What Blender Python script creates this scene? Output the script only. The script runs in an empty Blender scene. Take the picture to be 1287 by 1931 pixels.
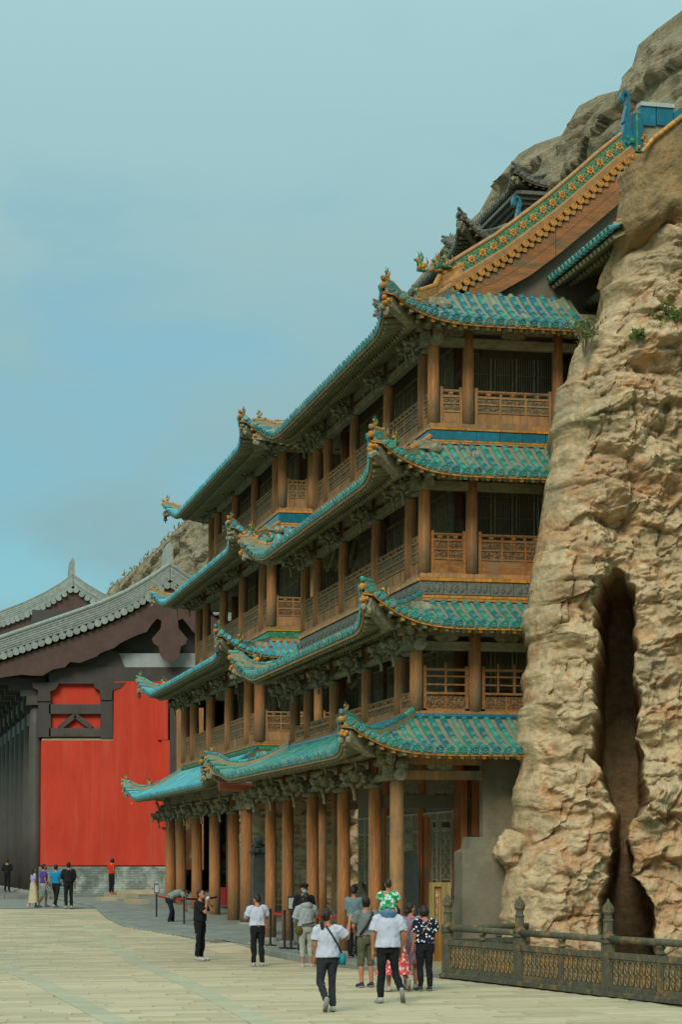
import bpy, bmesh, math, random
import numpy as np
from mathutils import Vector, Matrix, Quaternion
random.seed(7)
# ------------------------------------------------------------------ camera
F, HZ, CZ = 4200.0, 1622.0, 2.4
TH = math.atan(921.5 / F); CT, ST = math.cos(TH), math.sin(TH)
scene = bpy.context.scene; col = scene.collection
cam_d = bpy.data.cameras.new('camera'); cam = bpy.data.objects.new('camera', cam_d); col.objects.link(cam)
cam_d.sensor_fit = 'VERTICAL'; cam_d.sensor_height = 36; cam_d.lens = F / 1931 * 36
cam_d.shift_y = (HZ - 965.5) / 1931; cam_d.clip_end = 3000; cam_d.clip_start = 0.5
cam.location = (0, 0, CZ); cam.rotation_euler = (math.pi / 2, 0, -TH); scene.camera = cam
# ------------------------------------------------------------------ sky and sun
SUN_AZ, SUN_EL = math.radians(-150), math.radians(36)      # azimuth from +y, clockwise: behind the camera, to the left
def hx(h, k=1.0):
    c = [int(h[i:i + 2], 16) / 255 for i in (0, 2, 4)]
    return tuple((x / 12.92 if x <= .04045 else ((x + .055) / 1.055) ** 2.4) * k for x in c) + (1,)
w = bpy.data.worlds.new('World'); scene.world = w; w.use_nodes = True
nt = w.node_tree; nt.nodes.clear(); L = nt.links.new
def N(t, **k):
    n = nt.nodes.new(t)
    for a, b in k.items(): setattr(n, a, b)
    return n
sky = N('ShaderNodeTexSky', sky_type='NISHITA', sun_disc=False); sky.sun_elevation = SUN_EL; sky.sun_rotation = SUN_AZ
sky.air_density = 1.0; sky.dust_density = 0.4; sky.ozone_density = 4.0; sky.altitude = 1100
tc = N('ShaderNodeTexCoord'); mp = N('ShaderNodeMapping'); mp.inputs['Scale'].default_value = (1, 1, 2.2); mp.inputs['Rotation'].default_value = (0, 0.12, 0)
nz = N('ShaderNodeTexNoise'); nz.inputs['Scale'].default_value = 9.5; nz.inputs['Detail'].default_value = 5; nz.inputs['Roughness'].default_value = .5; nz.inputs['Distortion'].default_value = .3
nz2 = N('ShaderNodeTexNoise'); nz2.inputs['Scale'].default_value = 2.6; nz2.inputs['Detail'].default_value = 3
L(tc.outputs['Generated'], mp.inputs['Vector']); L(mp.outputs['Vector'], nz.inputs['Vector']); L(mp.outputs['Vector'], nz2.inputs['Vector'])
sep = N('ShaderNodeSeparateXYZ'); L(tc.outputs['Generated'], sep.inputs[0])
mA = N('ShaderNodeMath', operation='MULTIPLY_ADD'); mA.inputs[1].default_value = 1.15; mA.inputs[2].default_value = 0.02   # cover thickens away from the horizon
L(sep.outputs['Z'], mA.inputs[0])
mB = N('ShaderNodeMath', operation='ADD'); L(nz.outputs['Fac'], mB.inputs[0]); L(mA.outputs[0], mB.inputs[1])
mC = N('ShaderNodeMath', operation='MULTIPLY_ADD'); mC.inputs[1].default_value = .9; L(nz2.outputs['Fac'], mC.inputs[0]); L(mB.outputs[0], mC.inputs[2])
rp = N('ShaderNodeMapRange'); rp.inputs['From Min'].default_value = .78; rp.inputs['From Max'].default_value = 1.38; rp.inputs['To Min'].default_value = .34; rp.inputs['To Max'].default_value = .95; rp.interpolation_type = 'SMOOTHSTEP'
L(mC.outputs[0], rp.inputs['Value'])
tint = N('ShaderNodeMix', data_type='RGBA', blend_type='MULTIPLY'); tint.inputs[0].default_value = 1; L(sky.outputs[0], tint.inputs[6]); tint.inputs[7].default_value = (.56, .84, .67, 1)
hzr = N('ShaderNodeMapRange'); hzr.inputs[1].default_value = -.02; hzr.inputs[2].default_value = .22; hzr.inputs[3].default_value = .52; hzr.inputs[4].default_value = .85; L(sep.outputs['Z'], hzr.inputs[0])
hsc = N('ShaderNodeVectorMath', operation='SCALE'); L(tint.outputs[2], hsc.inputs[0]); L(hzr.outputs[0], hsc.inputs['Scale'])
mx = N('ShaderNodeMix', data_type='RGBA'); L(rp.outputs[0], mx.inputs[0]); L(hsc.outputs[0], mx.inputs[6]); cc = N('ShaderNodeRGB'); cc.outputs[0].default_value = (2.0, 3.2, 3.3, 1)
ovl = N('ShaderNodeMath', operation='MULTIPLY_ADD'); ovl.inputs[1].default_value = 1.55; ovl.inputs[2].default_value = .46; ovl.use_clamp = False; L(sep.outputs['Z'], ovl.inputs[0])   # overcast: brighter towards the zenith
ccs = N('ShaderNodeVectorMath', operation='SCALE'); L(cc.outputs[0], ccs.inputs[0]); L(ovl.outputs[0], ccs.inputs['Scale']); L(ccs.outputs[0], mx.inputs[7])
bg = N('ShaderNodeBackground'); L(mx.outputs[2], bg.inputs[0]); bg.inputs[1].default_value = .10
out = N('ShaderNodeOutputWorld'); L(bg.outputs[0], out.inputs[0])
sun_d = bpy.data.lights.new('sun', 'SUN'); sun_d.energy = 1.2; sun_d.angle = math.radians(24); sun_d.color = (1, .94, .84)
sun = bpy.data.objects.new('sun', sun_d); col.objects.link(sun)
sd = Vector((math.sin(SUN_AZ) * math.cos(SUN_EL), math.cos(SUN_AZ) * math.cos(SUN_EL), math.sin(SUN_EL)))
sun.rotation_euler = sd.to_track_quat('Z', 'Y').to_euler(); sun.location = sd * 60
scene.view_settings.view_transform = 'Standard'; scene.view_settings.look = 'None'
scene.view_settings.exposure = 0.95; scene.view_settings.gamma = 1
# ------------------------------------------------------------------ pixel -> world helpers
def ray(px, py):
    X, Z = (px - 643.5) / F, (HZ - py) / F
    return np.array([X * CT + ST, -X * ST + CT, Z])
def onX(px, py, x): r = ray(px, py); t = x / r[0]; return Vector((x, r[1] * t, CZ + r[2] * t))
def onY(px, py, y): r = ray(px, py); t = y / r[1]; return Vector((r[0] * t, y, CZ + r[2] * t))
def onZ(px, py, z): r = ray(px, py); t = (z - CZ) / r[2]; return Vector((r[0] * t, r[1] * t, z))
def atD(px, py, d): r = ray(px, py); return Vector((r[0] * d, r[1] * d, CZ + r[2] * d))
# ------------------------------------------------------------------ mesh helpers
class MB:
    def __init__(s): s.v, s.f, s.m = [], [], []
    def add(s, vs, fs, mi=0):
        o = len(s.v); s.v += [tuple(p) for p in vs]
        for f in fs: s.f.append([i + o for i in f]); s.m.append(mi)
    def bx(s, x0, y0, z0, x1, y1, z1, mi=0):
        s.add([(x0,y0,z0),(x1,y0,z0),(x1,y1,z0),(x0,y1,z0),(x0,y0,z1),(x1,y0,z1),(x1,y1,z1),(x0,y1,z1)],
              [(0,3,2,1),(4,5,6,7),(0,1,5,4),(1,2,6,5),(2,3,7,6),(3,0,4,7)], mi)
    def frame(s, d, up=(0, 0, 1)):
        d = Vector(d).normalized(); up = Vector(up)
        if abs(d.dot(up)) > .99: up = Vector((0, 1, 0))
        a = d.cross(up).normalized(); return d, a, a.cross(d)
    def beam(s, p0, p1, w, h, mi=0, up=(0, 0, 1)):
        p0, p1 = Vector(p0), Vector(p1); d, a, b = s.frame(p1 - p0, up); a = a * w / 2; b = b * h / 2
        vs = [p + i * a + j * b for p in (p0, p1) for i, j in ((-1,-1),(1,-1),(1,1),(-1,1))]
        s.add(vs, [(3,2,1,0),(4,5,6,7),(0,1,5,4),(1,2,6,5),(2,3,7,6),(3,0,4,7)], mi)
    def tube(s, pts, rs, n=8, mi=0, caps=True, flat=1.0):
        pts = [Vector(p) for p in pts]
        if not hasattr(rs, '__len__'): rs = [rs] * len(pts)
        vs, fs = [], []
        for i, p in enumerate(pts):
            d, a, b = s.frame(pts[min(i + 1, len(pts) - 1)] - pts[max(i - 1, 0)])
            for k in range(n):
                t = 2 * math.pi * k / n; vs.append(p + a * (math.cos(t) * rs[i]) + b * (math.sin(t) * rs[i] * flat))
        for i in range(len(pts) - 1):
            for k in range(n): fs.append((i*n+k, i*n+(k+1)%n, (i+1)*n+(k+1)%n, (i+1)*n+k))
        if caps: fs += [tuple(range(n-1, -1, -1)), tuple(range((len(pts)-1)*n, len(pts)*n))]
        s.add(vs, fs, mi)
    def cyl(s, p0, p1, r0, r1=None, n=10, mi=0): s.tube([p0, p1], [r0, r0 if r1 is None else r1], n, mi)
    def ell(s, c, r, nu=8, nv=6, mi=0, R=None):
        c = Vector(c); vs, fs = [], []
        if not hasattr(r, '__len__'): r = (r, r, r)
        def T(p): p = Vector(p); return c + (R @ p if R else p)
        vs.append(T((0, 0, -r[2])))
        for j in range(1, nv):
            ph = -math.pi/2 + math.pi * j / nv
            for k in range(nu):
                t = 2*math.pi*k/nu; vs.append(T((r[0]*math.cos(ph)*math.cos(t), r[1]*math.cos(ph)*math.sin(t), r[2]*math.sin(ph))))
        vs.append(T((0, 0, r[2]))); e = len(vs) - 1
        for k in range(nu):
            fs.append((0, 1+(k+1)%nu, 1+k)); fs.append((e, e-nu+k, e-nu+(k+1)%nu))
            for j in range(nv-2): fs.append((1+j*nu+k, 1+j*nu+(k+1)%nu, 1+(j+1)*nu+(k+1)%nu, 1+(j+1)*nu+k))
        s.add(vs, fs, mi)
    def cap(s, p0, p1, r0, r1, n=10, mi=0):           # closed capsule, tapered
        p0, p1 = Vector(p0), Vector(p1); d = (p1 - p0).normalized() if (p1 - p0).length > 1e-5 else Vector((0, 0, 1))
        s.tube([p0 - d*r0*.96, p0 - d*r0*.7, p0, p1, p1 + d*r1*.7, p1 + d*r1*.96], [r0*.25, r0*.72, r0, r1, r1*.72, r1*.25], n, mi)
    def lathe(s, c, prof, n=12, mi=0):
        c = Vector(c); vs, fs = [], []
        for r, z in prof:
            for k in range(n): t = 2*math.pi*k/n; vs.append(c + Vector((r*math.cos(t), r*math.sin(t), z)))
        m = len(prof)
        for i in range(m-1):
            for k in range(n): fs.append((i*n+k, i*n+(k+1)%n, (i+1)*n+(k+1)%n, (i+1)*n+k))
        fs += [tuple(range(n-1, -1, -1)), tuple(range((m-1)*n, m*n))]
        s.add(vs, fs, mi)
    def prism(s, poly, off, mi=0):
        off = Vector(off); n = len(poly); vs = [Vector(p) for p in poly] + [Vector(p) + off for p in poly]
        s.add(vs, [tuple(range(n)), tuple(range(2*n-1, n-1, -1))] + [(i, i+n, (i+1)%n+n, (i+1)%n) for i in range(n)], mi)
    def strip(s, A, B, mi=0):                          # ribbon between two polylines
        n = len(A); s.add(list(A) + list(B), [(i, i+1, n+i+1, n+i) for i in range(n-1)], mi)
    def band(s, pts, w, h, mi=0, up=(0, 0, 1)):        # box section swept along pts
        pts = [Vector(p) for p in pts]; vs, fs = [], []
        for i, p in enumerate(pts):
            d, a, b = s.frame(pts[min(i+1, len(pts)-1)] - pts[max(i-1, 0)], up)
            for i2, j2 in ((-1,-1),(1,-1),(1,1),(-1,1)): vs.append(p + a*(w/2*i2) + b*(h/2*j2))
        for i in range(len(pts)-1):
            for k in range(4): fs.append((4*i+k, 4*i+(k+1)%4, 4*i+4+(k+1)%4, 4*i+4+k))
        e = 4*(len(pts)-1); fs += [(3,2,1,0), (e,e+1,e+2,e+3)]
        s.add(vs, fs, mi)
    def mesh(s, name, loc=(0, 0, 0)):
        me = bpy.data.meshes.new(name); l = Vector(loc)
        me.from_pydata([(p[0]-l[0], p[1]-l[1], p[2]-l[2]) for p in s.v], [], s.f)
        if any(s.m): me.polygons.foreach_set('material_index', s.m)
        return me
WL = {}
def wl(o): return WL.get(o.name, Vector((0, 0, 0))) if o else Vector((0, 0, 0))
def obj(name, mb, mat, parent=None, loc=(0, 0, 0), rot=None, scale=None, smooth=False, kind=None, label=None, fix=True):
    """One mesh object. MB vertices are in world space; loc is where its origin goes. A Mesh is used as is (shared)."""
    loc = Vector(loc)
    if isinstance(mb, MB):
        me = mb.mesh(name, loc)
        for m in (mat if isinstance(mat, (list, tuple)) else [mat]): me.materials.append(m)
        if fix:
            bm = bmesh.new(); bm.from_mesh(me); bmesh.ops.recalc_face_normals(bm, faces=bm.faces); bm.to_mesh(me); bm.free()
        if smooth: me.polygons.foreach_set('use_smooth', [True] * len(me.polygons))
    else: me = mb
    o = bpy.data.objects.new(name, me); col.objects.link(o)
    if parent: o.parent = parent
    o.location = loc - wl(parent); WL[o.name] = loc
    if rot is not None: o.rotation_mode = 'QUATERNION'; o.rotation_quaternion = rot
    if scale is not None: o.scale = scale
    if kind: o['kind'] = kind
    if label: o['label'] = label
    return o
def shared(name, mb, mat, smooth=False):
    me = mb.mesh(name)
    for m in (mat if isinstance(mat, (list, tuple)) else [mat]): me.materials.append(m)
    bm = bmesh.new(); bm.from_mesh(me); bmesh.ops.recalc_face_normals(bm, faces=bm.faces); bm.to_mesh(me); bm.free()
    if smooth: me.polygons.foreach_set('use_smooth', [True] * len(me.polygons))
    return me
def tag(o, label, cat, group=None):
    o['label'] = label; o['category'] = cat
    if group: o['group'] = group
    return o
def thing(name, label, cat, loc, group=None):
    o = bpy.data.objects.new(name, None); col.objects.link(o); o.location = loc; WL[o.name] = Vector(loc); o.empty_display_size = .3
    return tag(o, label, cat, group)
def quat(side, d, n):
    return Matrix((Vector(side), Vector(d), Vector(n))).transposed().to_quaternion()
# ------------------------------------------------------------------ numpy noise
_rs = np.random.RandomState(3); _P = np.concatenate([_rs.permutation(256)] * 3)
_G = _rs.normal(size=(256, 3)); _G /= np.linalg.norm(_G, axis=1)[:, None]
def pn(x, y, z):
    xi, yi, zi = np.floor(x).astype(int), np.floor(y).astype(int), np.floor(z).astype(int)
    xf, yf, zf = x - xi, y - yi, z - zi; r = 0
    u, v, w_ = [t*t*t*(t*(t*6-15)+10) for t in (xf, yf, zf)]
    for a in (0, 1):
        for b in (0, 1):
            for c in (0, 1):
                g = _G[_P[_P[_P[(xi+a) & 255] + ((yi+b) & 255)] + ((zi+c) & 255)]]
                d = g[..., 0]*(xf-a) + g[..., 1]*(yf-b) + g[..., 2]*(zf-c)
                r = r + d * (u if a else 1-u) * (v if b else 1-v) * (w_ if c else 1-w_)
    return r * 1.5
def fbm(x, y, z, o=4, g=.5):
    r, a = 0, 1.0
    for i in range(o): r = r + a * pn(x, y, z); x, y, z, a = x*2.03+7, y*2.03+3, z*2.03+11, a*g
    return r
def worley(x, y, z):
    xi, yi, zi = np.floor(x).astype(int), np.floor(y).astype(int), np.floor(z).astype(int); best = np.full(x.shape, 9.0)
    for a in (-1, 0, 1):
        for b in (-1, 0, 1):
            for c in (-1, 0, 1):
                h = _P[_P[_P[(xi+a) & 255] + ((yi+b) & 255)] + ((zi+c) & 255)]; g = _G[h]
                d = (xi+a+.5+.4*g[..., 0]-x)**2 + (yi+b+.5+.4*g[..., 1]-y)**2 + (zi+c+.5+.4*g[..., 2]-z)**2
                best = np.minimum(best, d)
    return np.sqrt(best)
def sstep(a, b, x): t = np.clip((x-a)/(b-a), 0, 1); return t*t*(3-2*t)
def gridobj(name, P, mat, smooth=True, **k):           # P: (n, m, 3) array
    n, m = P.shape[:2]; me = bpy.data.meshes.new(name)
    i = np.arange(n*m).reshape(n, m); q = np.stack([i[:-1, :-1], i[1:, :-1], i[1:, 1:], i[:-1, 1:]], -1).reshape(-1, 4)
    me.vertices.add(n*m); me.vertices.foreach_set('co', P.reshape(-1).astype(np.float32))
    me.loops.add(q.size); me.loops.foreach_set('vertex_index', q.reshape(-1).astype(np.int32))
    me.polygons.add(len(q)); me.polygons.foreach_set('loop_start', np.arange(0, q.size, 4, dtype=np.int32)); me.polygons.foreach_set('loop_total', np.full(len(q), 4, dtype=np.int32))
    me.polygons.foreach_set('use_smooth', np.full(len(q), smooth))
    me.materials.append(mat); me.update(); me.validate()
    return obj(name, me, None, **k)
# ------------------------------------------------------------------ materials
def mat(name, c1, c2=None, ns=4.0, sc=(1, 1, 1), detail=5, rough=.8, wear=None, ws=1.5, wt=(.52, .68), wamt=1.0, bump=.15, bs=30, bd=.02,
        rnd=0.0, pal=None, spec=.3, ramp=(.35, .65), metal=0, wsc=None, fleck=None, coat=0):
    m = bpy.data.materials.new(name); m.use_nodes = True; t = m.node_tree; l = t.links.new
    def n(ty, **k):
        x = t.nodes.new(ty)
        for a, b in k.items(): setattr(x, a, b)
        return x
    p = t.nodes['Principled BSDF']; p.inputs['Roughness'].default_value = rough; p.inputs['Metallic'].default_value = metal
    p.inputs['Specular IOR Level'].default_value = spec; p.inputs['Coat Weight'].default_value = coat; p.inputs['Coat Roughness'].default_value = .25
    tcn = n('ShaderNodeTexCoord'); mpn = n('ShaderNodeMapping'); mpn.inputs['Scale'].default_value = sc; l(tcn.outputs['Object'], mpn.inputs[0])
    no = n('ShaderNodeTexNoise'); no.inputs['Scale'].default_value = ns; no.inputs['Detail'].default_value = detail; no.inputs['Roughness'].default_value = .6; l(mpn.outputs[0], no.inputs[0])
    mr = n('ShaderNodeMapRange'); mr.inputs[1].default_value, mr.inputs[2].default_value = ramp; l(no.outputs['Fac'], mr.inputs[0])
    rv = None
    if pal or rnd:
        ge = n('ShaderNodeNewGeometry'); oi = n('ShaderNodeObjectInfo'); ad = n('ShaderNodeMath', operation='ADD'); fr = n('ShaderNodeMath', operation='FRACT')
        l(ge.outputs['Random Per Island'], ad.inputs[0]); l(oi.outputs['Random'], ad.inputs[1]); l(ad.outputs[0], fr.inputs[0]); rv = fr.outputs[0]
    if pal:
        cr = n('ShaderNodeValToRGB'); cr.color_ramp.interpolation = 'CONSTANT'; e = cr.color_ramp.elements
        while len(e) < len(pal): e.new(.5)
        for i, c in enumerate(pal): e[i].position = i / len(pal); e[i].color = c
        l(rv, cr.inputs[0]); base = cr.outputs[0]
    else:
        rgb = n('ShaderNodeRGB'); rgb.outputs[0].default_value = c1; base = rgb.outputs[0]
    cur = base
    def mixc(f, a, b, mode='MIX', amt=None):
        x = n('ShaderNodeMix', data_type='RGBA', blend_type=mode)
        if hasattr(f, 'links'): l(f, x.inputs[0])
        else: x.inputs[0].default_value = f
        l(a, x.inputs[6])
        if hasattr(b, 'links'): l(b, x.inputs[7])
        else: x.inputs[7].default_value = b
        return x.outputs[2]
    if c2 is not None: cur = mixc(mr.outputs[0], cur, c2)
    if rnd and not pal:
        mm = n('ShaderNodeMapRange'); mm.inputs[3].default_value = 1 - rnd; mm.inputs[4].default_value = 1 + rnd; l(rv, mm.inputs[0])
        hs = n('ShaderNodeHueSaturation'); l(mm.outputs[0], hs.inputs['Value']); l(cur, hs.inputs['Color']); cur = hs.outputs[0]
    if wear is not None:
        nw = n('ShaderNodeTexNoise'); nw.inputs['Scale'].default_value = ws; nw.inputs['Detail'].default_value = 7; nw.inputs['Roughness'].default_value = .65
        if wsc:
            mw = n('ShaderNodeMapping'); mw.inputs['Scale'].default_value = wsc; l(tcn.outputs['Object'], mw.inputs[0]); l(mw.outputs[0], nw.inputs[0])
        else: l(tcn.outputs['Object'], nw.inputs[0])
        mw2 = n('ShaderNodeMapRange'); mw2.inputs[1].default_value, mw2.inputs[2].default_value = wt; mw2.inputs[4].default_value = wamt; l(nw.outputs['Fac'], mw2.inputs[0])
        cur = mixc(mw2.outputs[0], cur, wear)
    if fleck is not None:
        vo = n('ShaderNodeTexVoronoi'); vo.inputs['Scale'].default_value = fleck[1]; l(tcn.outputs['Object'], vo.inputs[0])
        lt = n('ShaderNodeMath', operation='LESS_THAN'); lt.inputs[1].default_value = fleck[2]; l(vo.outputs['Distance'], lt.inputs[0]); cur = mixc(lt.outputs[0], cur, fleck[0])
    l(cur, p.inputs['Base Color'])
    if bump:
        nb = n('ShaderNodeTexNoise'); nb.inputs['Scale'].default_value = bs; nb.inputs['Detail'].default_value = 6; l(mpn.outputs[0], nb.inputs[0])
        bp = n('ShaderNodeBump'); bp.inputs['Strength'].default_value = min(1, bump * 3); bp.inputs['Distance'].default_value = bd; l(nb.outputs['Fac'], bp.inputs['Height']); l(bp.outputs[0], p.inputs['Normal'])
    return m
M = {}
M['wood'] = mat('orange_wood', hx('c3824e'), hx('a66a3a'), ns=5, sc=(3, 3, .25), wear=hx('80745a'), ws=1.1, wsc=(2, 2, .35), wt=(.42, .62), wamt=.9, bs=16, bump=.33, bd=.05, rnd=.2)
M['wood2'] = mat('aged_wood', hx('a87a4c'), hx('886644'), ns=5, sc=(2, 2, .4), wear=hx('6a6450'), ws=1.2, bs=14, bump=.3, rnd=.2)
M['grey'] = mat('weathered_beam', hx('9d9372'), hx('7d755a'), ns=4, sc=(1, 1, 2), wear=hx('9a8d68'), ws=2, bs=12, bump=.3, bd=.03, rnd=.15)
M['greyc'] = mat('carved_grey_wood', hx('a39a7c'), hx('716b54'), ns=12, wear=hx('a89c7c'), ws=4, bs=40, bump=.5, bd=.03)
M['rafter'] = mat('rafter_wood', hx('9d9472'), hx('7f775a'), ns=6, wear=hx('7d8a6c'), ws=3, rnd=.2, bump=.1)
M['dark'] = mat('dark_wood', hx('686051'), hx('766752'), ns=3, sc=(2, 2, .4), rough=.7, bump=.2, bs=14)
M['brown'] = mat('brown_wood', hx('6b4222'), hx('50331c'), ns=4, sc=(3, 3, .3), wear=hx('7d7860'), ws=1.4, bs=14, bump=.2, rnd=.12)
M['redpost'] = mat('red_orange_post', hx('b2683c'), hx('95562f'), ns=4, sc=(3, 3, .3), wear=hx('6d6450'), ws=1.2, bs=14, bump=.2, rnd=.1)
M['tile'] = mat('teal_glazed_tile', hx('1d8f96'), None, pal=[hx('187a70'), hx('146f74'), hx('228a76'), hx('12646e'), hx('1a8078'), hx('1f7c66'), hx('2f907e'), hx('156a72'), hx('5f8674')],
                wear=hx('8f9880'), ws=9, wt=(.50, .70), wamt=.85, rough=.42, spec=.5, bump=.12, bs=20, coat=.15)
M['tileb'] = mat('blue_glazed_tile', hx('15698c'), None, pal=[hx('167078'), hx('136272'), hx('1c7c7c'), hx('268474'), hx('156a7c'), hx('1d787c'), hx('7d8a70'), hx('207872'), hx('186e70')],
                 wear=hx('8f9880'), ws=9, wt=(.50, .70), wamt=.85, rough=.42, spec=.5, bump=.12, bs=20, coat=.15)
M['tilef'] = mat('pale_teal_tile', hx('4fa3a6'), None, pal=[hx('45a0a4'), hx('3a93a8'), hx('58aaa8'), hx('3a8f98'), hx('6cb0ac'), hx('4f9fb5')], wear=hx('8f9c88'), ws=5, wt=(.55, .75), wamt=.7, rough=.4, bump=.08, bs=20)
M['pan'] = mat('pan_tile_dust', hx('7a765f'), hx('8f886e'), ns=6, wear=hx('5a7f74'), ws=6, wt=(.55, .7), wamt=.7, rough=.7, bs=18, bump=.3)
M['yel'] = mat('yellow_glaze', hx('c58a2a'), hx('a8672a'), ns=9, rough=.4, spec=.5, rnd=.22, wear=hx('7d7a55'), ws=6, wt=(.58, .72), bump=.1)
M['org'] = mat('orange_glaze', hx('b5824c'), hx('9c6a3c'), ns=7, rough=.5, rnd=.25, wear=hx('8f7d55'), ws=5, bump=.1)
M['blue'] = mat('blue_glaze', hx('0d5a6c'), hx('126c7c'), ns=5, rough=.25, spec=.6, rnd=.12, wear=hx('7fa0a0'), ws=9, wt=(.62, .7), bump=.05)
M['green'] = mat('green_glaze', hx('2f6b45'), hx('3f8a66'), ns=10, rough=.4, rnd=.2, wear=hx('b8983a'), ws=10, wt=(.58, .66), bump=.2)
M['mort'] = mat('pale_mortar', hx('9a8f6c'), hx('857c60'), ns=6, bs=20, bump=.3)
M['frieze'] = mat('grey_brick_frieze', hx('76766a'), hx('5c5e54'), ns=14, bs=26, bump=.6, bd=.04)
M['plank'] = mat('orange_plank', hx('a3683a'), hx('8a562e'), ns=2, sc=(1, 1, 5), wear=hx('6a5638'), ws=1.6, wsc=(1, 1, 4), wt=(.46, .66), rough=.6, bs=9, bump=.2, rnd=.1)
M['carve'] = mat('carved_panel', hx('8d6b43'), hx('5a4630'), ns=22, ramp=(.42, .56), bs=34, bump=.8, bd=.05, rnd=.1)
M['carvef'] = mat('faded_carved_panel', hx('927c58'), hx('5f5440'), ns=22, ramp=(.42, .56), bs=34, bump=.8, bd=.05, rnd=.1)
M['plaster'] = mat('grey_plaster', hx('7c7460'), hx('6c6653'), ns=1.6, wear=hx('8d8064'), ws=1.0, bs=12, bump=.2)
M['mud'] = mat('mud_plaster', hx('a08158'), hx('8f734c'), ns=1.8, wear=hx('7f6a48'), ws=1.7, wt=(.48, .58), bs=10, bump=.5, bd=.06)
M['darkstone'] = mat('dark_stone', hx('4c4f49'), hx('3c403b'), ns=3, bs=20, bump=.2)
M['rtile'] = mat('grey_roof_tile', hx('959b91'), hx('7e857b'), ns=7, wear=hx('9aa294'), ws=5, rnd=.18, bs=22, bump=.3)
M['dtile'] = mat('dark_roof_tile', hx('74766a'), hx('5a5c52'), ns=7, wear=hx('7a7a68'), ws=5, rnd=.25, bs=22, bump=.3)
M['red'] = mat('red_limewash', hx('ca402a'), hx('bd3824'), ns=1.2, sc=(1, 1, .35), wear=hx('c9745a'), ws=.8, wsc=(4, 4, .25), wt=(.5, .76), wamt=.28, fleck=(hx('d08a78'), .9, .035), bs=30, bump=.08)
M['black'] = mat('black_brown_timber', hx('484640'), hx('524a43'), ns=3, sc=(1, 1, .3), rough=.55, wear=hx('4a3c34'), ws=1.4, bump=.12, bs=14, rnd=.12)
M['maroon'] = mat('brown_bargeboard', hx('5c463d'), hx('503c34'), ns=2, wear=hx('6a4034'), ws=1.8, wt=(.6, .75), rough=.6, bump=.1, fleck=(hx('a07a68'), .8, .03))
M['white'] = mat('white_plaster', hx('b0b6b2'), hx('a0a6a2'), ns=2, bump=.05)
M['stoneg'] = mat('grey_paving', hx('84847a'), hx('74756a'), ns=2.5, wear=hx('8d8a78'), ws=1.1, bs=16, bump=.2, rnd=.12)
M['slab'] = mat('sandstone_slab', hx('bfab89'), hx('ac9a7a'), ns=1.3, sc=(1, 2.5, 1), wear=hx('938e78'), ws=.5, wsc=(.8, 2.2, 1), wt=(.48, .66), wamt=.8, rough=.75, bs=10, bump=.15, rnd=.15, fleck=None)
M['slabj'] = mat('paving_bed', hx('6f664e'), hx('5c5542'), ns=3, bump=.1)
M['strip'] = mat('pale_stone_strip', hx('b3a88a'), hx('a79d80'), ns=2, rnd=.08, bs=14, bump=.1)
M['post'] = mat('fence_timber', hx('5e5a47'), hx('4a4738'), ns=5, sc=(1.5, 1.5, .6), wear=hx('a0763c'), ws=3.2, wt=(.53, .66), wamt=.75, bs=16, bump=.3, bd=.02)
M['fpanel'] = mat('fence_panel', hx('5c4c32'), hx('453c2c'), ns=14, wear=hx('8f6436'), ws=2.4, wt=(.52, .72), wamt=.6, bs=26, bump=.5, bd=.03)
M['signw'] = mat('varnished_sign_wood', hx('a8752f'), hx('8a5a1e'), ns=4, sc=(4, 4, .3), rough=.4, bs=14, bump=.1)
M['signb'] = mat('raw_sign_board', hx('97814f'), hx('80693c'), ns=4, sc=(4, 4, .3), rough=.8, bs=14, bump=.1)
M['ink'] = mat('white_lettering', hx('d8d8cc'), None, bump=0)
M['steel'] = mat('dark_painted_metal', hx('26282a'), None, rough=.45, bump=0)
M['tape'] = mat('red_belt', hx('b01c14'), hx('a01810'), ns=8, rough=.7, bump=0)
M['leaf'] = mat('leaf', hx('4f6b24'), hx('667030'), ns=3, rnd=.35, bump=0)
M['twig'] = mat('dry_twig', hx('8a7f68'), hx('6d624c'), ns=4, bump=0)
M['orangeb'] = mat('painted_orange_beam', hx('a84f24'), hx('8f4420'), ns=3, rough=.5, bump=.1, rnd=.1)
M['bronze'] = mat('bronze_bell', hx('3c3a30'), hx('2f2e28'), ns=6, rough=.5, bump=.05)
M['dry'] = mat('dry_grass', hx('6d6a3a'), hx('7d744a'), ns=3, rnd=.3, bump=0)
M['lat'] = mat('lattice_wood', hx('b0a888'), hx('94826a'), ns=4, bump=.1, rnd=.15)
M['balus'] = mat('orange_brown_balustrade', hx('9c6a3a'), hx('7f522b'), ns=5, sc=(1, 1, 2), wear=hx('7a6c50'), ws=2, bs=16, bump=.25, rnd=.12)
M['fcarve'] = mat('fence_carving', hx('85785a'), hx('6a5e44'), ns=6, wear=hx('a0743c'), ws=2.0, wt=(.5, .66), wamt=.8, bump=.15)
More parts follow.
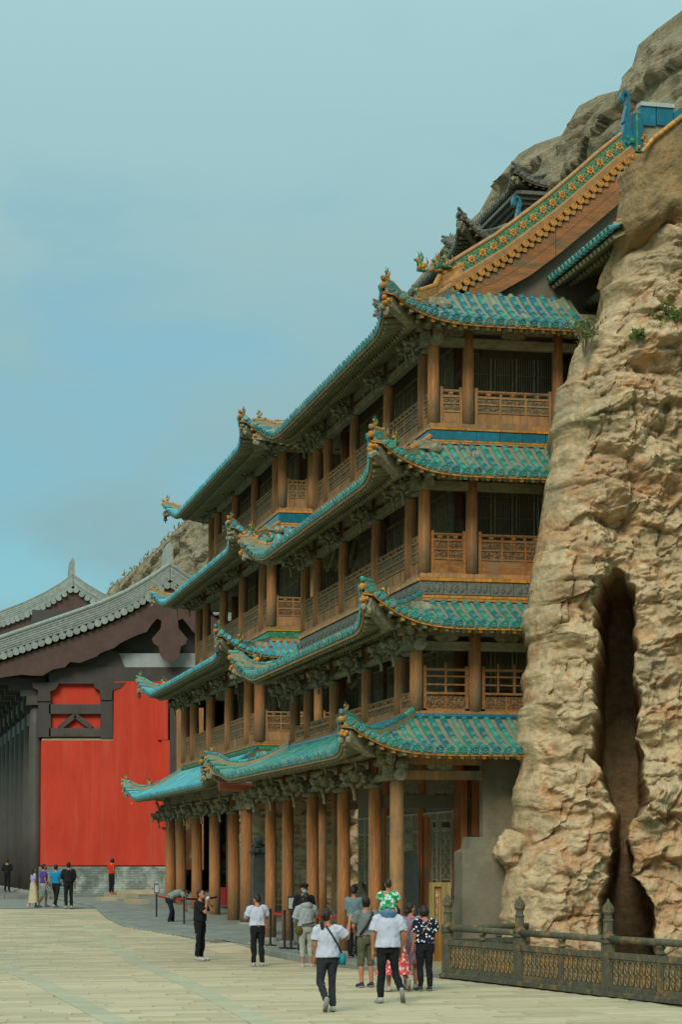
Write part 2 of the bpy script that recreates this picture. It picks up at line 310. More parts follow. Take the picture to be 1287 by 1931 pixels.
def rockmat(name, cols, zs, bumpd, nsc=1.0, streak=.5):
    m = bpy.data.materials.new(name); m.use_nodes = True; t = m.node_tree; l = t.links.new
    def n(ty, **k):
        x = t.nodes.new(ty)
        for a, b in k.items(): setattr(x, a, b)
        return x
    p = t.nodes['Principled BSDF']; p.inputs['Roughness'].default_value = .9; p.inputs['Specular IOR Level'].default_value = .15
    tcn = n('ShaderNodeTexCoord'); mpn = n('ShaderNodeMapping'); mpn.inputs['Scale'].default_value = (nsc, nsc, nsc * zs); l(tcn.outputs['Object'], mpn.inputs[0])
    def noi(s, d, v=mpn.outputs[0], dist=0):
        x = n('ShaderNodeTexNoise'); x.inputs['Scale'].default_value = s; x.inputs['Detail'].default_value = d; x.inputs['Roughness'].default_value = .62; x.inputs['Distortion'].default_value = dist; l(v, x.inputs[0]); return x.outputs['Fac']
    a = noi(.9, 8, dist=.6); cr = n('ShaderNodeValToRGB'); e = cr.color_ramp.elements
    while len(e) < len(cols): e.new(.5)
    for i, c in enumerate(cols): e[i].position = .3 + .4 * i / (len(cols) - 1); e[i].color = c
    l(a, cr.inputs[0])
    b = noi(5, 8, tcn.outputs['Object']); mr = n('ShaderNodeMapRange'); mr.inputs[1].default_value, mr.inputs[2].default_value = .32, .68; mr.inputs[3].default_value, mr.inputs[4].default_value = .72, 1.16; l(b, mr.inputs[0])
    hs = n('ShaderNodeHueSaturation'); l(cr.outputs[0], hs.inputs['Color']); l(mr.outputs[0], hs.inputs['Value'])
    # grey bleached patches
    c = noi(.55, 6, tcn.outputs['Object']); m2 = n('ShaderNodeMapRange'); m2.inputs[1].default_value, m2.inputs[2].default_value = .52, .64; m2.inputs[4].default_value = streak; l(c, m2.inputs[0])
    mx = n('ShaderNodeMix', data_type='RGBA'); l(m2.outputs[0], mx.inputs[0]); l(hs.outputs[0], mx.inputs[6]); mx.inputs[7].default_value = hx('978b70')
    wv_ = n('ShaderNodeTexNoise'); wv_.inputs['Scale'].default_value = .9; wv_.inputs['Detail'].default_value = 5; l(tcn.outputs['Object'], wv_.inputs[0])
    va = n('ShaderNodeVectorMath', operation='MULTIPLY_ADD'); va.inputs[1].default_value = (1.4, 1.4, 1.4); l(wv_.outputs['Color'], va.inputs[0]); l(tcn.outputs['Object'], va.inputs[2])
    ms = n('ShaderNodeMapping'); ms.inputs['Scale'].default_value = (.45*nsc, .45*nsc, .62*nsc); l(va.outputs[0], ms.inputs[0]); vo = n('ShaderNodeTexVoronoi', feature='DISTANCE_TO_EDGE'); vo.inputs['Scale'].default_value = 1.0; l(ms.outputs[0], vo.inputs[0])
    mk = n('ShaderNodeMapRange'); mk.inputs[1].default_value, mk.inputs[2].default_value = .004, .016; mk.inputs[3].default_value = .75; mk.inputs[4].default_value = 0; l(vo.outputs['Distance'], mk.inputs[0])
    mg = n('ShaderNodeMath', operation='MULTIPLY'); l(mk.outputs[0], mg.inputs[0]); l(m2.outputs[0], mg.inputs[1])
    mx2 = n('ShaderNodeMix', data_type='RGBA'); l(mg.outputs[0], mx2.inputs[0]); l(mx.outputs[2], mx2.inputs[6]); mx2.inputs[7].default_value = hx('4a4030')
    l(mx2.outputs[2], p.inputs['Base Color'])
    h1 = noi(3.5, 10); h2 = noi(16, 6, tcn.outputs['Object']); ad = n('ShaderNodeMath', operation='MULTIPLY_ADD'); ad.inputs[1].default_value = .35; l(h2, ad.inputs[0]); l(h1, ad.inputs[2])
    bp = n('ShaderNodeBump'); bp.inputs['Strength'].default_value = .9; bp.inputs['Distance'].default_value = bumpd; l(ad.outputs[0], bp.inputs['Height']); l(bp.outputs[0], p.inputs['Normal'])
    return m
M['rock'] = rockmat('sandstone_rock', [hx('9c8561'), hx('ba9f78'), hx('cbb18a'), hx('c2956a'), hx('b09b78')], 1.5, .10)
M['cliff'] = rockmat('layered_cliff', [hx('8d7f62'), hx('a59474'), hx('b3a384'), hx('988462')], 6.0, .35, .35, .6)
M['boulder'] = rockmat('boulder_stone', [hx('5a5648'), hx('6d6856'), hx('7a705a')], 1.5, .1)
# ================================================================== GROUND
UG = [0, 44, 54, 60, 88, 100, 400]; ZG = [0, 0, -.12, -.10, .48, .5, .5]
def gz(u): return float(np.interp(u, UG, ZG))
gy = np.concatenate([np.linspace(-20, 30, 12), np.linspace(31, 110, 160), np.linspace(115, 900, 20)]); gx = np.concatenate([np.linspace(-500, -30, 12), np.linspace(-28, 30, 30), np.linspace(40, 500, 10)])
P = np.array([[(x, y, gz(y) - .03) for x in gx] for y in gy]); P = P[:, ::-1]
g = gridobj('ground', P, M['slabj']); g['kind'] = 'structure'
# plaza paving slabs: nearest 300 are objects, the rest one mesh
def edge_x(u): return float(np.interp(u, [0, 35.5, 44, 50, 55, 64, 68, 74, 80, 88, 200], [13.2, 13.2, 11.6, 11.0, 10.75, 10.3, 9.8, 8.8, 8.9, 9.4, 9.5]))
plaza = obj('plaza', (lambda mb: (mb.bx(-30, 20, -.2, 12, 20.4, -.04), mb)[1])(MB()), M['slabj']); plaza['kind'] = 'structure'
slab_mesh = []
for k in range(4):
    mb = MB(); Lx, Ly = [.9, 1.1, 1.25, 1.4][k], .52; j = .011; e = .014
    mb.add([(j,j,0),(Lx-j,j,0),(Lx-j,Ly-j,0),(j,Ly-j,0),(j+e,j+e,.03),(Lx-j-e,j+e,.03),(Lx-j-e,Ly-j-e,.03),(j+e,Ly-j-e,.03)],
           [(4,5,6,7),(0,1,5,4),(1,2,6,5),(2,3,7,6),(3,0,4,7)])
    slab_mesh.append((Lx, shared('paving_slab', mb, M['slab'])))
rest = MB(); cnt = 0; y = 31.0
strips = [(onZ(0, 1812, 0), onZ(225, 1931, 0)), (onZ(165, 1762, -.1), onZ(500, 1931, 0))]
def strip_x(k, yy):
    a, b = strips[k]; t = (yy - a.y) / (b.y - a.y); return a.x + (b.x - a.x) * t
while y < 88.2:
    z = gz(y + .26); x = -9 - random.random()*1.4 + max(0, (40 - y)) * .0
    xr = edge_x(y + .26)
    tilt = math.atan2(gz(y + .52) - gz(y), .52)
    while x < xr - .05:
        k = random.randrange(4); Lx, me = slab_mesh[k]; dz = random.uniform(-.004, .003)
        w_ = min(Lx, xr - x)
        cx = x + w_/2; X = cx*CT - y*ST; Yd = cx*ST + y*CT; pxx = 643.5 + F*X/Yd
        if -70 < pxx < 1330:
            if cnt < 290 and w_ == Lx:
                o = obj('paving_slab', me, None, plaza, (x, y, z + dz - .03)); o.rotation_euler = (tilt, random.uniform(-.001, .001), 0); cnt += 1
            else:
                j = .011; z0, z1 = gz(y) + dz, gz(y + .52) + dz
                rest.add([(x+j,y+j,z0-.03),(x+w_-j,y+j,z0-.03),(x+w_-j,y+.52-j,z1-.03),(x+j,y+.52-j,z1-.03),(x+j+.01,y+j+.01,z0),(x+w_-j-.01,y+j+.01,z0),(x+w_-j-.01,y+.51-j,z1),(x+j+.01,y+.51-j,z1)],
                         [(4,5,6,7),(0,1,5,4),(1,2,6,5),(2,3,7,6),(3,0,4,7)])
        x += Lx
    y += .52
obj('paving_slabs', rest, M['slab'], plaza, kind='stuff')
mbs = MB()
for k in (0, 1):                                       # two pale drainage strips set into the paving
    a, b = strips[k]; d = (b - a).normalized(); pr = Vector((d.y, -d.x, 0)) * .2; t = 0; LL = (b - a).length + 3
    while t < LL:
        p0, p1 = a + d * t, a + d * min(LL, t + .88); q = []
        for p in (p0 - pr, p1 - pr, p1 + pr, p0 + pr): q.append((p.x, p.y, gz(p.y) + .007))
        mbs.prism(q, (0, 0, -.03)); t += .9
obj('drain_strip', mbs, M['strip'], plaza, kind='stuff')
# grey paved road past the plaza, hall platform kerb
road = obj('road', (lambda mb: (mb.bx(-60, 88.6, .3, 9.4, 108.6, .512), mb)[1])(MB()), M['stoneg']); road['kind'] = 'structure'
mb = MB(); x = -34.0
while x < 9.3: mb.bx(x + .01, 108.3, .3, min(9.3, x + 1.2), 108.75, .72 + random.uniform(-.004, .004)); x += 1.21
kb = obj('kerb', mb, M['stoneg']); kb['kind'] = 'structure'
terr = obj('hall_terrace', (lambda mb: (mb.bx(-60, 108.7, .2, 30, 160, .70), mb)[1])(MB()), M['stoneg']); terr['kind'] = 'structure'
# pavilion terrace with kerb stones
ed = [(44.3, 0), (46, 0), (50, 0), (55, 0), (60, 0), (64, 0), (66, 0), (68, 0), (70, 0), (72, 0), (74, 0), (76, 0), (79, 0), (82, 0), (85, 0), (88.5, 0), (100, 0), (108.6, 0)]
def tz(u): return float(np.interp(u, [44, 62, 72, 90, 110], [.05, .05, .16, .58, .62]))
us = np.concatenate([np.linspace(44.4, 108.6, 130)])
P = np.array([[(edge_x(u) + .25, u, tz(u)), (edge_x(u) + 3, u, tz(u)), (30, u, tz(u))] for u in us]); P = P[:, ::-1]
te = gridobj('terrace', P, M['stoneg'], smooth=False); te['kind'] = 'structure'
mbp = MB()                                             # terrace flagstones
u = 44.6
while u < 100:
    x = edge_x(u + .3) + .28 + random.random() * .2
    while x < 18:
        Lx = random.choice([.5, .7, .9])
        z0, z1 = tz(u) + random.uniform(.002, .007), tz(u + .6) + .004
        mbp.add([(x, u, z0), (x+Lx-.015, u, z0), (x+Lx-.015, u+.585, z1), (x, u+.585, z1), (x, u, z0-.03), (x+Lx-.015, u, z0-.03), (x+Lx-.015, u+.585, z1-.03), (x, u+.585, z1-.03)],
                [(0,1,2,3), (4,5,1,0), (5,6,2,1), (6,7,3,2), (7,4,0,3)])
        x += Lx
    u += .6
obj('flagstones', mbp, M['stoneg'], te, kind='stuff')
u = 44.4; k = 0
while u < 107:
    if not (59.2 < u < 63.2):
        u1 = u + 1.15; a, b = Vector((edge_x(u), u, 0)), Vector((edge_x(u1), u1, 0)); z0, z1 = tz(u) + .012, tz(u1) + .012
        n_ = Vector((b.y - a.y, -(b.x - a.x), 0)).normalized() * .28; d = (b - a).normalized() * .006
        vs = []
        for p, zt in ((a + d, z0), (b - d, z1)):
            for q, zz in ((p, -.3), (p + n_, -.3), (p + n_, zt), (p + n_ * .06, zt), (p, zt - .02)): vs.append((q.x, q.y, zz))
        m_ = MB(); m_.add(vs, [(0,1,2,3,4), (9,8,7,6,5), (0,5,6,1), (1,6,7,2), (2,7,8,3), (3,8,9,4), (4,9,5,0)]); obj('kerb_stone', m_, M['stoneg'], te)
    u += 1.16
m_ = MB(); a = [(edge_x(59.2) + .6, 59.3, .06), (edge_x(63) + .6, 63.2, .06), (edge_x(63) - .9, 63.2, gz(63) + .015), (edge_x(59) - .9, 59.3, gz(59) + .015)]
m_.prism(a, (0, 0, -.25)); rb_ = MB(); rb_.bx(edge_x(63.5) + .2, 57.8, -.4, edge_x(60) + 1.2, 65, .035); obj('ramp_bed', rb_, M['stoneg'], te); obj('ramp', m_, M['slab'], te)
# ================================================================== CLIFF behind everything (x ~ 25, runs along y)
sk = [(1420, -60), (1340, -5), (1287, 20), (1240, 55), (1205, 85), (1192, 130), (1186, 166), (1130, 180), (1092, 200), (1074, 232), (1060, 255), (1010, 272), (980, 290), (955, 318), (930, 355), (905, 400), (860, 440), (760, 560), (640, 720), (520, 840), (430, 940), (395, 955), (350, 980), (300, 1030), (250, 1075), (205, 1110), (195, 1130), (180, 1160), (120, 1230), (40, 1290)]
su, sz = [], []
for px, py in sk: q = onX(px, py, 25.0); su.append(q.y); sz.append(q.z)
uu = np.concatenate([np.linspace(56, 100, 420), np.linspace(100.4, 330, 420)]); nv = 150
ztop = np.interp(uu, su, sz); tt = np.linspace(0, 1, nv) ** .8
U, T = np.meshgrid(uu, tt, indexing='ij'); Z = 0 + T * ztop[:, None]
but = fbm(U*.10, Z*.03, Z*0+2, 2) * 1.1                # buttresses
zz_ = Z*.42 + fbm(U*.05, Z*.1, Z*0+31, 3)*1.2; lay = np.abs(fbm(U*.15, Z*1.1, Z*0+5, 4)) * .8 + (1 - (zz_ % 1))**2 * .9
X = 25 + (1 - T) * -5.0 * 0 - np.clip((ztop[:, None] - Z) * .20, 0, 4) + but * sstep(1, .8, T) - lay * .5 + fbm(U*.7, Z*1.6, Z*0, 4) * .22
X = 25 + (X - 25) * sstep(1, .965, T)
P = np.stack([X, U, Z], -1)
top = P[:, -1:, :] + np.array([[[3, 0, -.3]]]); top2 = P[:, -1:, :] + np.array([[[40, 0, 2]]])
cl = gridobj('cliff', np.concatenate([P, top, top2], 1)[:, ::-1], M['cliff']); cl['kind'] = 'structure'
# tufts of grass along the far crest
mb = MB()
for i in range(1500):
    u = random.uniform(140, 240); zt = float(np.interp(u, su, sz)); x = 25 + random.uniform(-.5, 4); h = random.uniform(.06, .32) * (.4 + abs(math.sin(u*.31) + math.sin(u*.83)))
    a = random.uniform(0, 6.28); r = random.uniform(.04, .10)
    z = zt - .15; mb.add([(x - r, u, z), (x + r, u + .05, z), (x + math.cos(a)*.3*h, u + math.sin(a)*.3*h, z + h)], [(0, 1, 2)])
obj('grass', mb, M['dry'], None, (25, 150, 26), kind='stuff', label='dry grass fringe along the cliff crest', fix=False)['category'] = 'grass'
def facet(x, z):                                       # broken faces: every cell is its own tilted plane
    xi, zi = np.floor(x).astype(int), np.floor(z).astype(int); best = np.full(x.shape, 9.0); val = np.zeros(x.shape)
    for a in (-1, 0, 1):
        for c in (-1, 0, 1):
            h = _P[_P[(xi+a) & 255] + ((zi+c) & 255)]; g_ = _G[h]; dx_, dz_ = x - (xi+a+.5+.42*g_[..., 0]), z - (zi+c+.5+.42*g_[..., 1]); d_ = dx_**2 + dz_**2
            m_ = d_ < best; best = np.where(m_, d_, best); val = np.where(m_, g_[..., 2]*.35 + g_[..., 1]*dx_*.7 + (abs(g_[..., 0])*.6 + .1)*dz_, val)
    return val
# ================================================================== ROCK on the right with its tall cleft
RY = 45.2
def curve_x(pts, y0=RY):
    zs, xs = [], []
    for px, py in sorted(pts, key=lambda p: -p[1]): q = onY(px, py, y0); zs.append(q.z); xs.append(q.x)
    return lambda z: np.interp(z, zs, xs)
xl = curve_x([(1206, 400), (1205, 432), (1160, 480), (1148, 520), (1128, 600), (1095, 655), (1062, 725), (1048, 770), (1045, 830), (1040, 885), (1028, 930), (1022, 975), (1010, 1050), (1000, 1100), (999, 1150), (996, 1210), (998, 1250), (990, 1300), (984, 1350), (980, 1420), (978, 1470), (975, 1540), (966, 1600), (955, 1650), (950, 1690), (948, 1740), (945, 1830)], 46.9)
cl_l = curve_x([(1165, 1072), (1142, 1092), (1133, 1140), (1130, 1200), (1125, 1290), (1124, 1350), (1118, 1420), (1135, 1480), (1155, 1530), (1161, 1600), (1158, 1650), (1142, 1690), (1140, 1750), (1140, 1830)])
cl_r = curve_x([(1165, 1072), (1178, 1110), (1188, 1150), (1186, 1250), (1190, 1350), (1191, 1450), (1184, 1520), (1170, 1580), (1176, 1630), (1195, 1680), (1212, 1730), (1215, 1830)])
zc = float(onY(1165, 1075, RY).z); zt_ = float(onY(1240, 418, RY - .4).z)
nz_, nx_ = 640, 300
Zv = np.linspace(-.15, zt_, nz_); S = np.linspace(0, 1, nx_)
Zg = np.repeat(Zv[:, None], nx_, 1); X0 = xl(Zg); Sg = np.repeat((S ** 1.25)[None], nz_, 0); Xg = X0 + (22 - X0) * Sg
d = Xg - X0
rnd_ = 2.1 * (1 - np.sqrt(np.clip(1 - (1 - np.clip(d / 1.0, 0, 1)) ** 2, 0, 1)))
Yg = RY - .4 + .02 * np.clip(Zg - 9.5, 0, 99) - .22 * sstep(13, 15, Zg) + rnd_ - .06 * np.clip(Xg - 15, 0, 9)
dl, dr = Xg - cl_l(Zg) + .05 + .07*sstep(5, 2, Zg), cl_r(Zg) - Xg + .02 + .08*sstep(5, 2, Zg)
wob = fbm(Xg*.9, Zg*.9, Zg*0+20, 3) * .08
inside = sstep(-.07, .06, np.minimum(dl, dr) + wob*.5) * sstep(zc + .12, zc - .25, Zg + wob)
big = fbm(Xg*.55+3, Zg*.42, Zg*0+1, 3)
wl1 = worley(Xg*.75 + fbm(Xg*.8, Zg*.8, Zg*0, 2)*.3, Zg*.8, Zg*0 + 4.3)
wl2 = worley(Xg*1.9 + big*.3, Zg*2.3 + fbm(Xg, Zg, Zg*0+9, 2)*.3, Zg*0 + 8.7)
pock = sstep(5.0, 9.0, Zg)
strata = np.abs(fbm(Xg*.35, Zg*2.2 + big*.6, Zg*0 + 13, 4))
led = (1 - np.abs(fbm(Xg*.25 + 4, Zg*.85, Zg*0 + 33, 3))) ** 5       # a few ledges
wl0 = worley(Xg*.42 + fbm(Xg*.4, Zg*.5, Zg*0+70, 2)*.35, Zg*.62 + fbm(Xg*.5, Zg*.3, Zg*0+80, 2)*.3, Zg*0 + 2.3)
f1_ = facet(Xg*.75 + big*.3, Zg*.85 + 2); f2_ = facet(Xg*2.1 + 7, Zg*2.4 + big*.5); f3_ = facet(Xg*5.5 + 1, Zg*6.5 + big)
zs_ = Zg*1.7 + fbm(Xg*.4, Zg*.4, Zg*0+77, 3)*.9; stp = ((zs_ % 1) ** 3) * .08 * sstep(-.3, .4, fbm(Xg*.6, Zg*.6, Zg*0+15, 2))
crk = (1 - np.abs(fbm(Xg*.8 + 9, Zg*.5, Zg*0 + 51, 4))) ** 14
disp = -big*.30 + (wl0**2 - .25)*.80 + (wl1**2 - .2)*(.12 + .50*pock) + (wl2**2 - .16)*(.04 + .26*pock) + f1_*.30 + f2_*.08 + f3_*.04 + strata*.03 + led*.16 + crk*.20 + fbm(Xg*3, Zg*3.4, Zg*0+3, 6, .58)*.09 + np.abs(fbm(Xg*2.2+5, Zg*4.5, Zg*0+90, 5, .6))*(.05 + .09*pock) + stp
ed_ = sstep(0, .35, d) * .75 + .25
Yg = Yg + disp * ed_ * (1 - .9*inside) + inside * 5.4
Xg2 = Xg + inside * 1.95 + fbm(Xg*1.3, Zg*1.5, Zg*0+40, 4) * .14 * (1 - .5*inside); Zg2 = Zg + fbm(Xg*1.6, Zg*1.6, Zg*0+60, 3) * .12 * sstep(-.1, .6, Zg)
P = np.stack([Xg2, Yg, Zg2], -1)
P[0, :, 2] = -.3
back = P[:, :1, :] + np.array([[[.9, 3.2, 0]]])
P = np.concatenate([back, P], 1); topr = P[-1:, :, :] + np.array([[[.6, 6, .5]]]); P = np.concatenate([P, topr], 0)
rk = gridobj('rock_cliff', P, M['rock']); rk['kind'] = 'structure'; rk['label'] = 'weathered tan sandstone crag with a tall dark cleft'

_rp = P.reshape(-1, 3); _rX = _rp[:, 0]*CT - _rp[:, 1]*ST; _rY = _rp[:, 0]*ST + _rp[:, 1]*CT
_ru, _rv = 643.5 + F*_rX/_rY, HZ - F*(_rp[:, 2] - CZ)/_rY
def rock_hit(px, py):
    m = (np.abs(_ru - px) < 7) & (np.abs(_rv - py) < 7); i = np.where(m)[0]; return Vector(_rp[i[np.argmin(_rY[i])]]) if len(i) else onY(px, py, RY)
# ================================================================== shared pavilion pieces
def half_barrel(L_, r0, r1, cap, n=7):
    mb = MB(); vs = []
    for y, r in ((0, r0), (L_, r1)):
        for k in range(n + 1): t = math.pi * k / n; vs.append((r * math.cos(t), y, r * math.sin(t)))
    mb.add(vs, [(k, k + 1, n + 2 + k, n + 1 + k) for k in range(n)] + [tuple(range(n, -1, -1))])
    if cap:                                            # round antefix with a raised ring and boss
        m = 12; c = Vector((0, -.012, .012)); R = r0 * 1.12
        mb.tube([c + Vector((0, .03, 0)), c], [R, R], m); ring = [c + Vector((math.cos(2*math.pi*k/m)*R*.72, -.004, math.sin(2*math.pi*k/m)*R*.72)) for k in range(m + 1)]
        mb.tube(ring, R*.1, 4, caps=False); mb.ell(c + Vector((0, -.004, 0)), (R*.34, .012, R*.34), 8, 4)
    return mb
TL = .42
me_tile = {k: shared('roof_tile', half_barrel(TL + .01, .081, .068, False), M[k]) for k in ('tile', 'tileb')}
me_eave = {k: shared('eave_tile', half_barrel(TL + .01, .084, .07, True), M[k]) for k in ('tile', 'tileb')}
mb = MB(); mb.prism([(-.085, 0, .03), (-.075, 0, -.03), (-.03, 0, -.075), (0, 0, -.1), (.03, 0, -.075), (.075, 0, -.03), (.085, 0, .03), (0, 0, .0)], (0, .022, 0)); mb.ell((0, -.004, -.03), (.035, .012, .03), 6, 4)
me_drip = {k: shared('drip_tile', mb, M[k]) for k in ('tile', 'tileb')}
mb = MB()                                              # carved dragon head on a beam end, facing -x
def dragon(horn, s=1.0, tassel=True):
    mb = MB(); V = Vector
    mb.cyl((.2, 0, 0), (-.3, 0, .02), .14, .15, 10); mb.ell((-.40, 0, .04), (.20, .155, .17)); mb.ell((-.60, 0, -.01), (.15, .10, .085)); mb.ell((-.70, 0, .05), (.06, .075, .05), 6, 5)
    mb.ell((-.55, 0, -.13), (.14, .085, .05)); mb.ell((-.50, .09, .12), .055, 6, 5); mb.ell((-.50, -.09, .12), .055, 6, 5)
    rr = random.Random(4)
    for k in range(16):
        a = k / 16 * 6.283; mb.ell((-.28 + rr.uniform(-.08, .06), math.cos(a)*.19, math.sin(a)*.20 + .01), (rr.uniform(.05, .09), rr.uniform(.04, .07), rr.uniform(.05, .08)), 6, 4)
    for sgn in (-1, 1):
        mb.tube([(-.36, sgn*.08, .15), (-.44, sgn*.13, .15 + horn*.5), (-.52, sgn*.20, .15 + horn)], [.045, .032, .010], 6)
        if horn > .3: mb.tube([(-.45, sgn*.14, .15 + horn*.55), (-.56, sgn*.16, .15 + horn*.8)], [.02, .006], 5)
        mb.tube([(-.33, sgn*.15, .06), (-.27, sgn*.26, .14)], [.05, .01], 5)
        mb.tube([(-.62, sgn*.09, -.04), (-.66, sgn*.16, -.18), (-.60, sgn*.18, -.30)], [.014, .012, .005], 5)
    if tassel: mb.tube([(-.45, 0, -.14), (-.42, 0, -.30), (-.40, 0, -.46)], [.06, .04, .045], 7); mb.ell((-.40, 0, -.46), (.05, .05, .06), 6, 4)
    mb.bx(-.16, -.2, -.24, .16, .2, -.13); mb.bx(-.1, -.26, -.13, .1, .26, -.02)
    mb.v = [(x*s, y*s, z*s) for x, y, z in mb.v]; return mb
me_dragon = {0: shared('dragon_bracket', dragon(.50, 1.05), M['greyc'], True), 1: shared('dragon_bracket', dragon(.46, .95), M['greyc'], True),
             2: shared('cloud_bracket', dragon(.26, .85), M['greyc'], True), 3: shared('cloud_bracket', dragon(.26, .8), M['greyc'], True)}
def beast(s, kind):
    mb = MB()
    mb.bx(-.10, -.06, 0, .10, .06, .05, 1); mb.ell((0.0, 0, .13), (.12, .07, .10), 7, 5, 0); mb.ell((-.10, 0, .26), (.085, .06, .075), 7, 5, 0); mb.ell((-.18, 0, .25), (.05, .04, .035), 6, 4, 1)
    mb.tube([(-.05, 0, .14), (-.09, 0, .25)], [.07, .055], 7, 1)
    mb.tube([(.10, 0, .14), (.17, 0, .24), (.13, 0, .36)], [.05, .035, .01], 6, 0)
    for sg in (-1, 1): mb.tube([(-.08, sg*.03, .31), (-.04, sg*.05, .42), (-.09, sg*.05, .47)], [.02, .014, .005], 5, 1); mb.cyl((-.09, sg*.05, 0.03), (-.08, sg*.05, .16), .028, .03, 5, 0)
    if kind == 1: mb.tube([(-.03, 0, .20), (.03, 0, .34), (0, 0, .44)], [.04, .03, .008], 5, 1)
    mb.v = [(x*s, y*s, z*s) for x, y, z in mb.v]; return mb
me_beast = [shared('ridge_beast', beast(1.0, 0), [M['org'], M['green']], True), shared('ridge_beast', beast(1.15, 1), [M['yel'], M['green']], True), shared('ridge_beast', beast(1.1, 1), [M['green'], M['yel']], True),
            shared('ridge_beast', beast(1.0, 0), [M['dtile'], M['dtile']], True)]
mb = MB(); mb.lathe((0, 0, 0), [(.01, -.02), (.05, -.03), (.065, -.12), (.08, -.22), (.095, -.26), (.07, -.25)], 8); mb.cyl((0, 0, 0), (0, 0, .12), .01, .01, 5); mb.cyl((0, 0, -.24), (0, 0, -.36), .03, .02, 6)
me_bell = shared('wind_bell', mb, M['bronze'])
Zup = Vector((0, 0, 1))
class Skirt:
    """A tiled skirt roof round the west (x low), south (y low) and north sides with upturned corners."""
    def __init__(s, wx, wy0, wy1, W, ze, zt, up, L_, out, xe):
        s.wx, s.wy0, s.wy1, s.W, s.ze, s.zt, s.up, s.L, s.out, s.xe = wx, wy0, wy1, W, ze, zt, up, L_, out, xe
        s.ex, s.ey0, s.ey1 = wx - W, wy0 - W, wy1 + W
    def g(s, q): return min(1.12, max(0.0, 1 - q / s.L) ** 3.0)
    def z(s, p, q):
        t = p / s.W; tt = min(1.0, t)
        return s.zt + (s.ze - s.zt) * (.6 * t + .4 * (1 - (1 - tt) ** 2)) + s.up * s.g(q) * min(t, 1.08) ** 2
    def q(s, side, a): return a - s.ex if side in 'SN' else min(a - s.ey0, s.ey1 - a)
    def pm(s, side, a): return s.W + s.out * s.g(s.q(side, a))
    def ph(s, side, a): return max(0.0, s.wx - a) if side in 'SN' else max(0.0, s.wy0 - a, a - s.wy1)
    def pos(s, side, a, p, dz=0):
        z = s.z(p, s.q(side, a)) + dz
        return Vector((a, s.wy0 - p, z)) if side == 'S' else Vector((a, s.wy1 + p, z)) if side == 'N' else Vector((s.wx - p, a, z))
    def rng(s, side): return (s.ex - s.out, s.xe) if side in 'SN' else (s.ey0 - s.out, s.ey1 + s.out)
    def hip(s, t, north=False, dz=0):
        p = t * (s.W + s.out); z = s.z(p, s.W - p) + dz
        return Vector((s.wx - p, s.wy1 + p if north else s.wy0 - p, z))
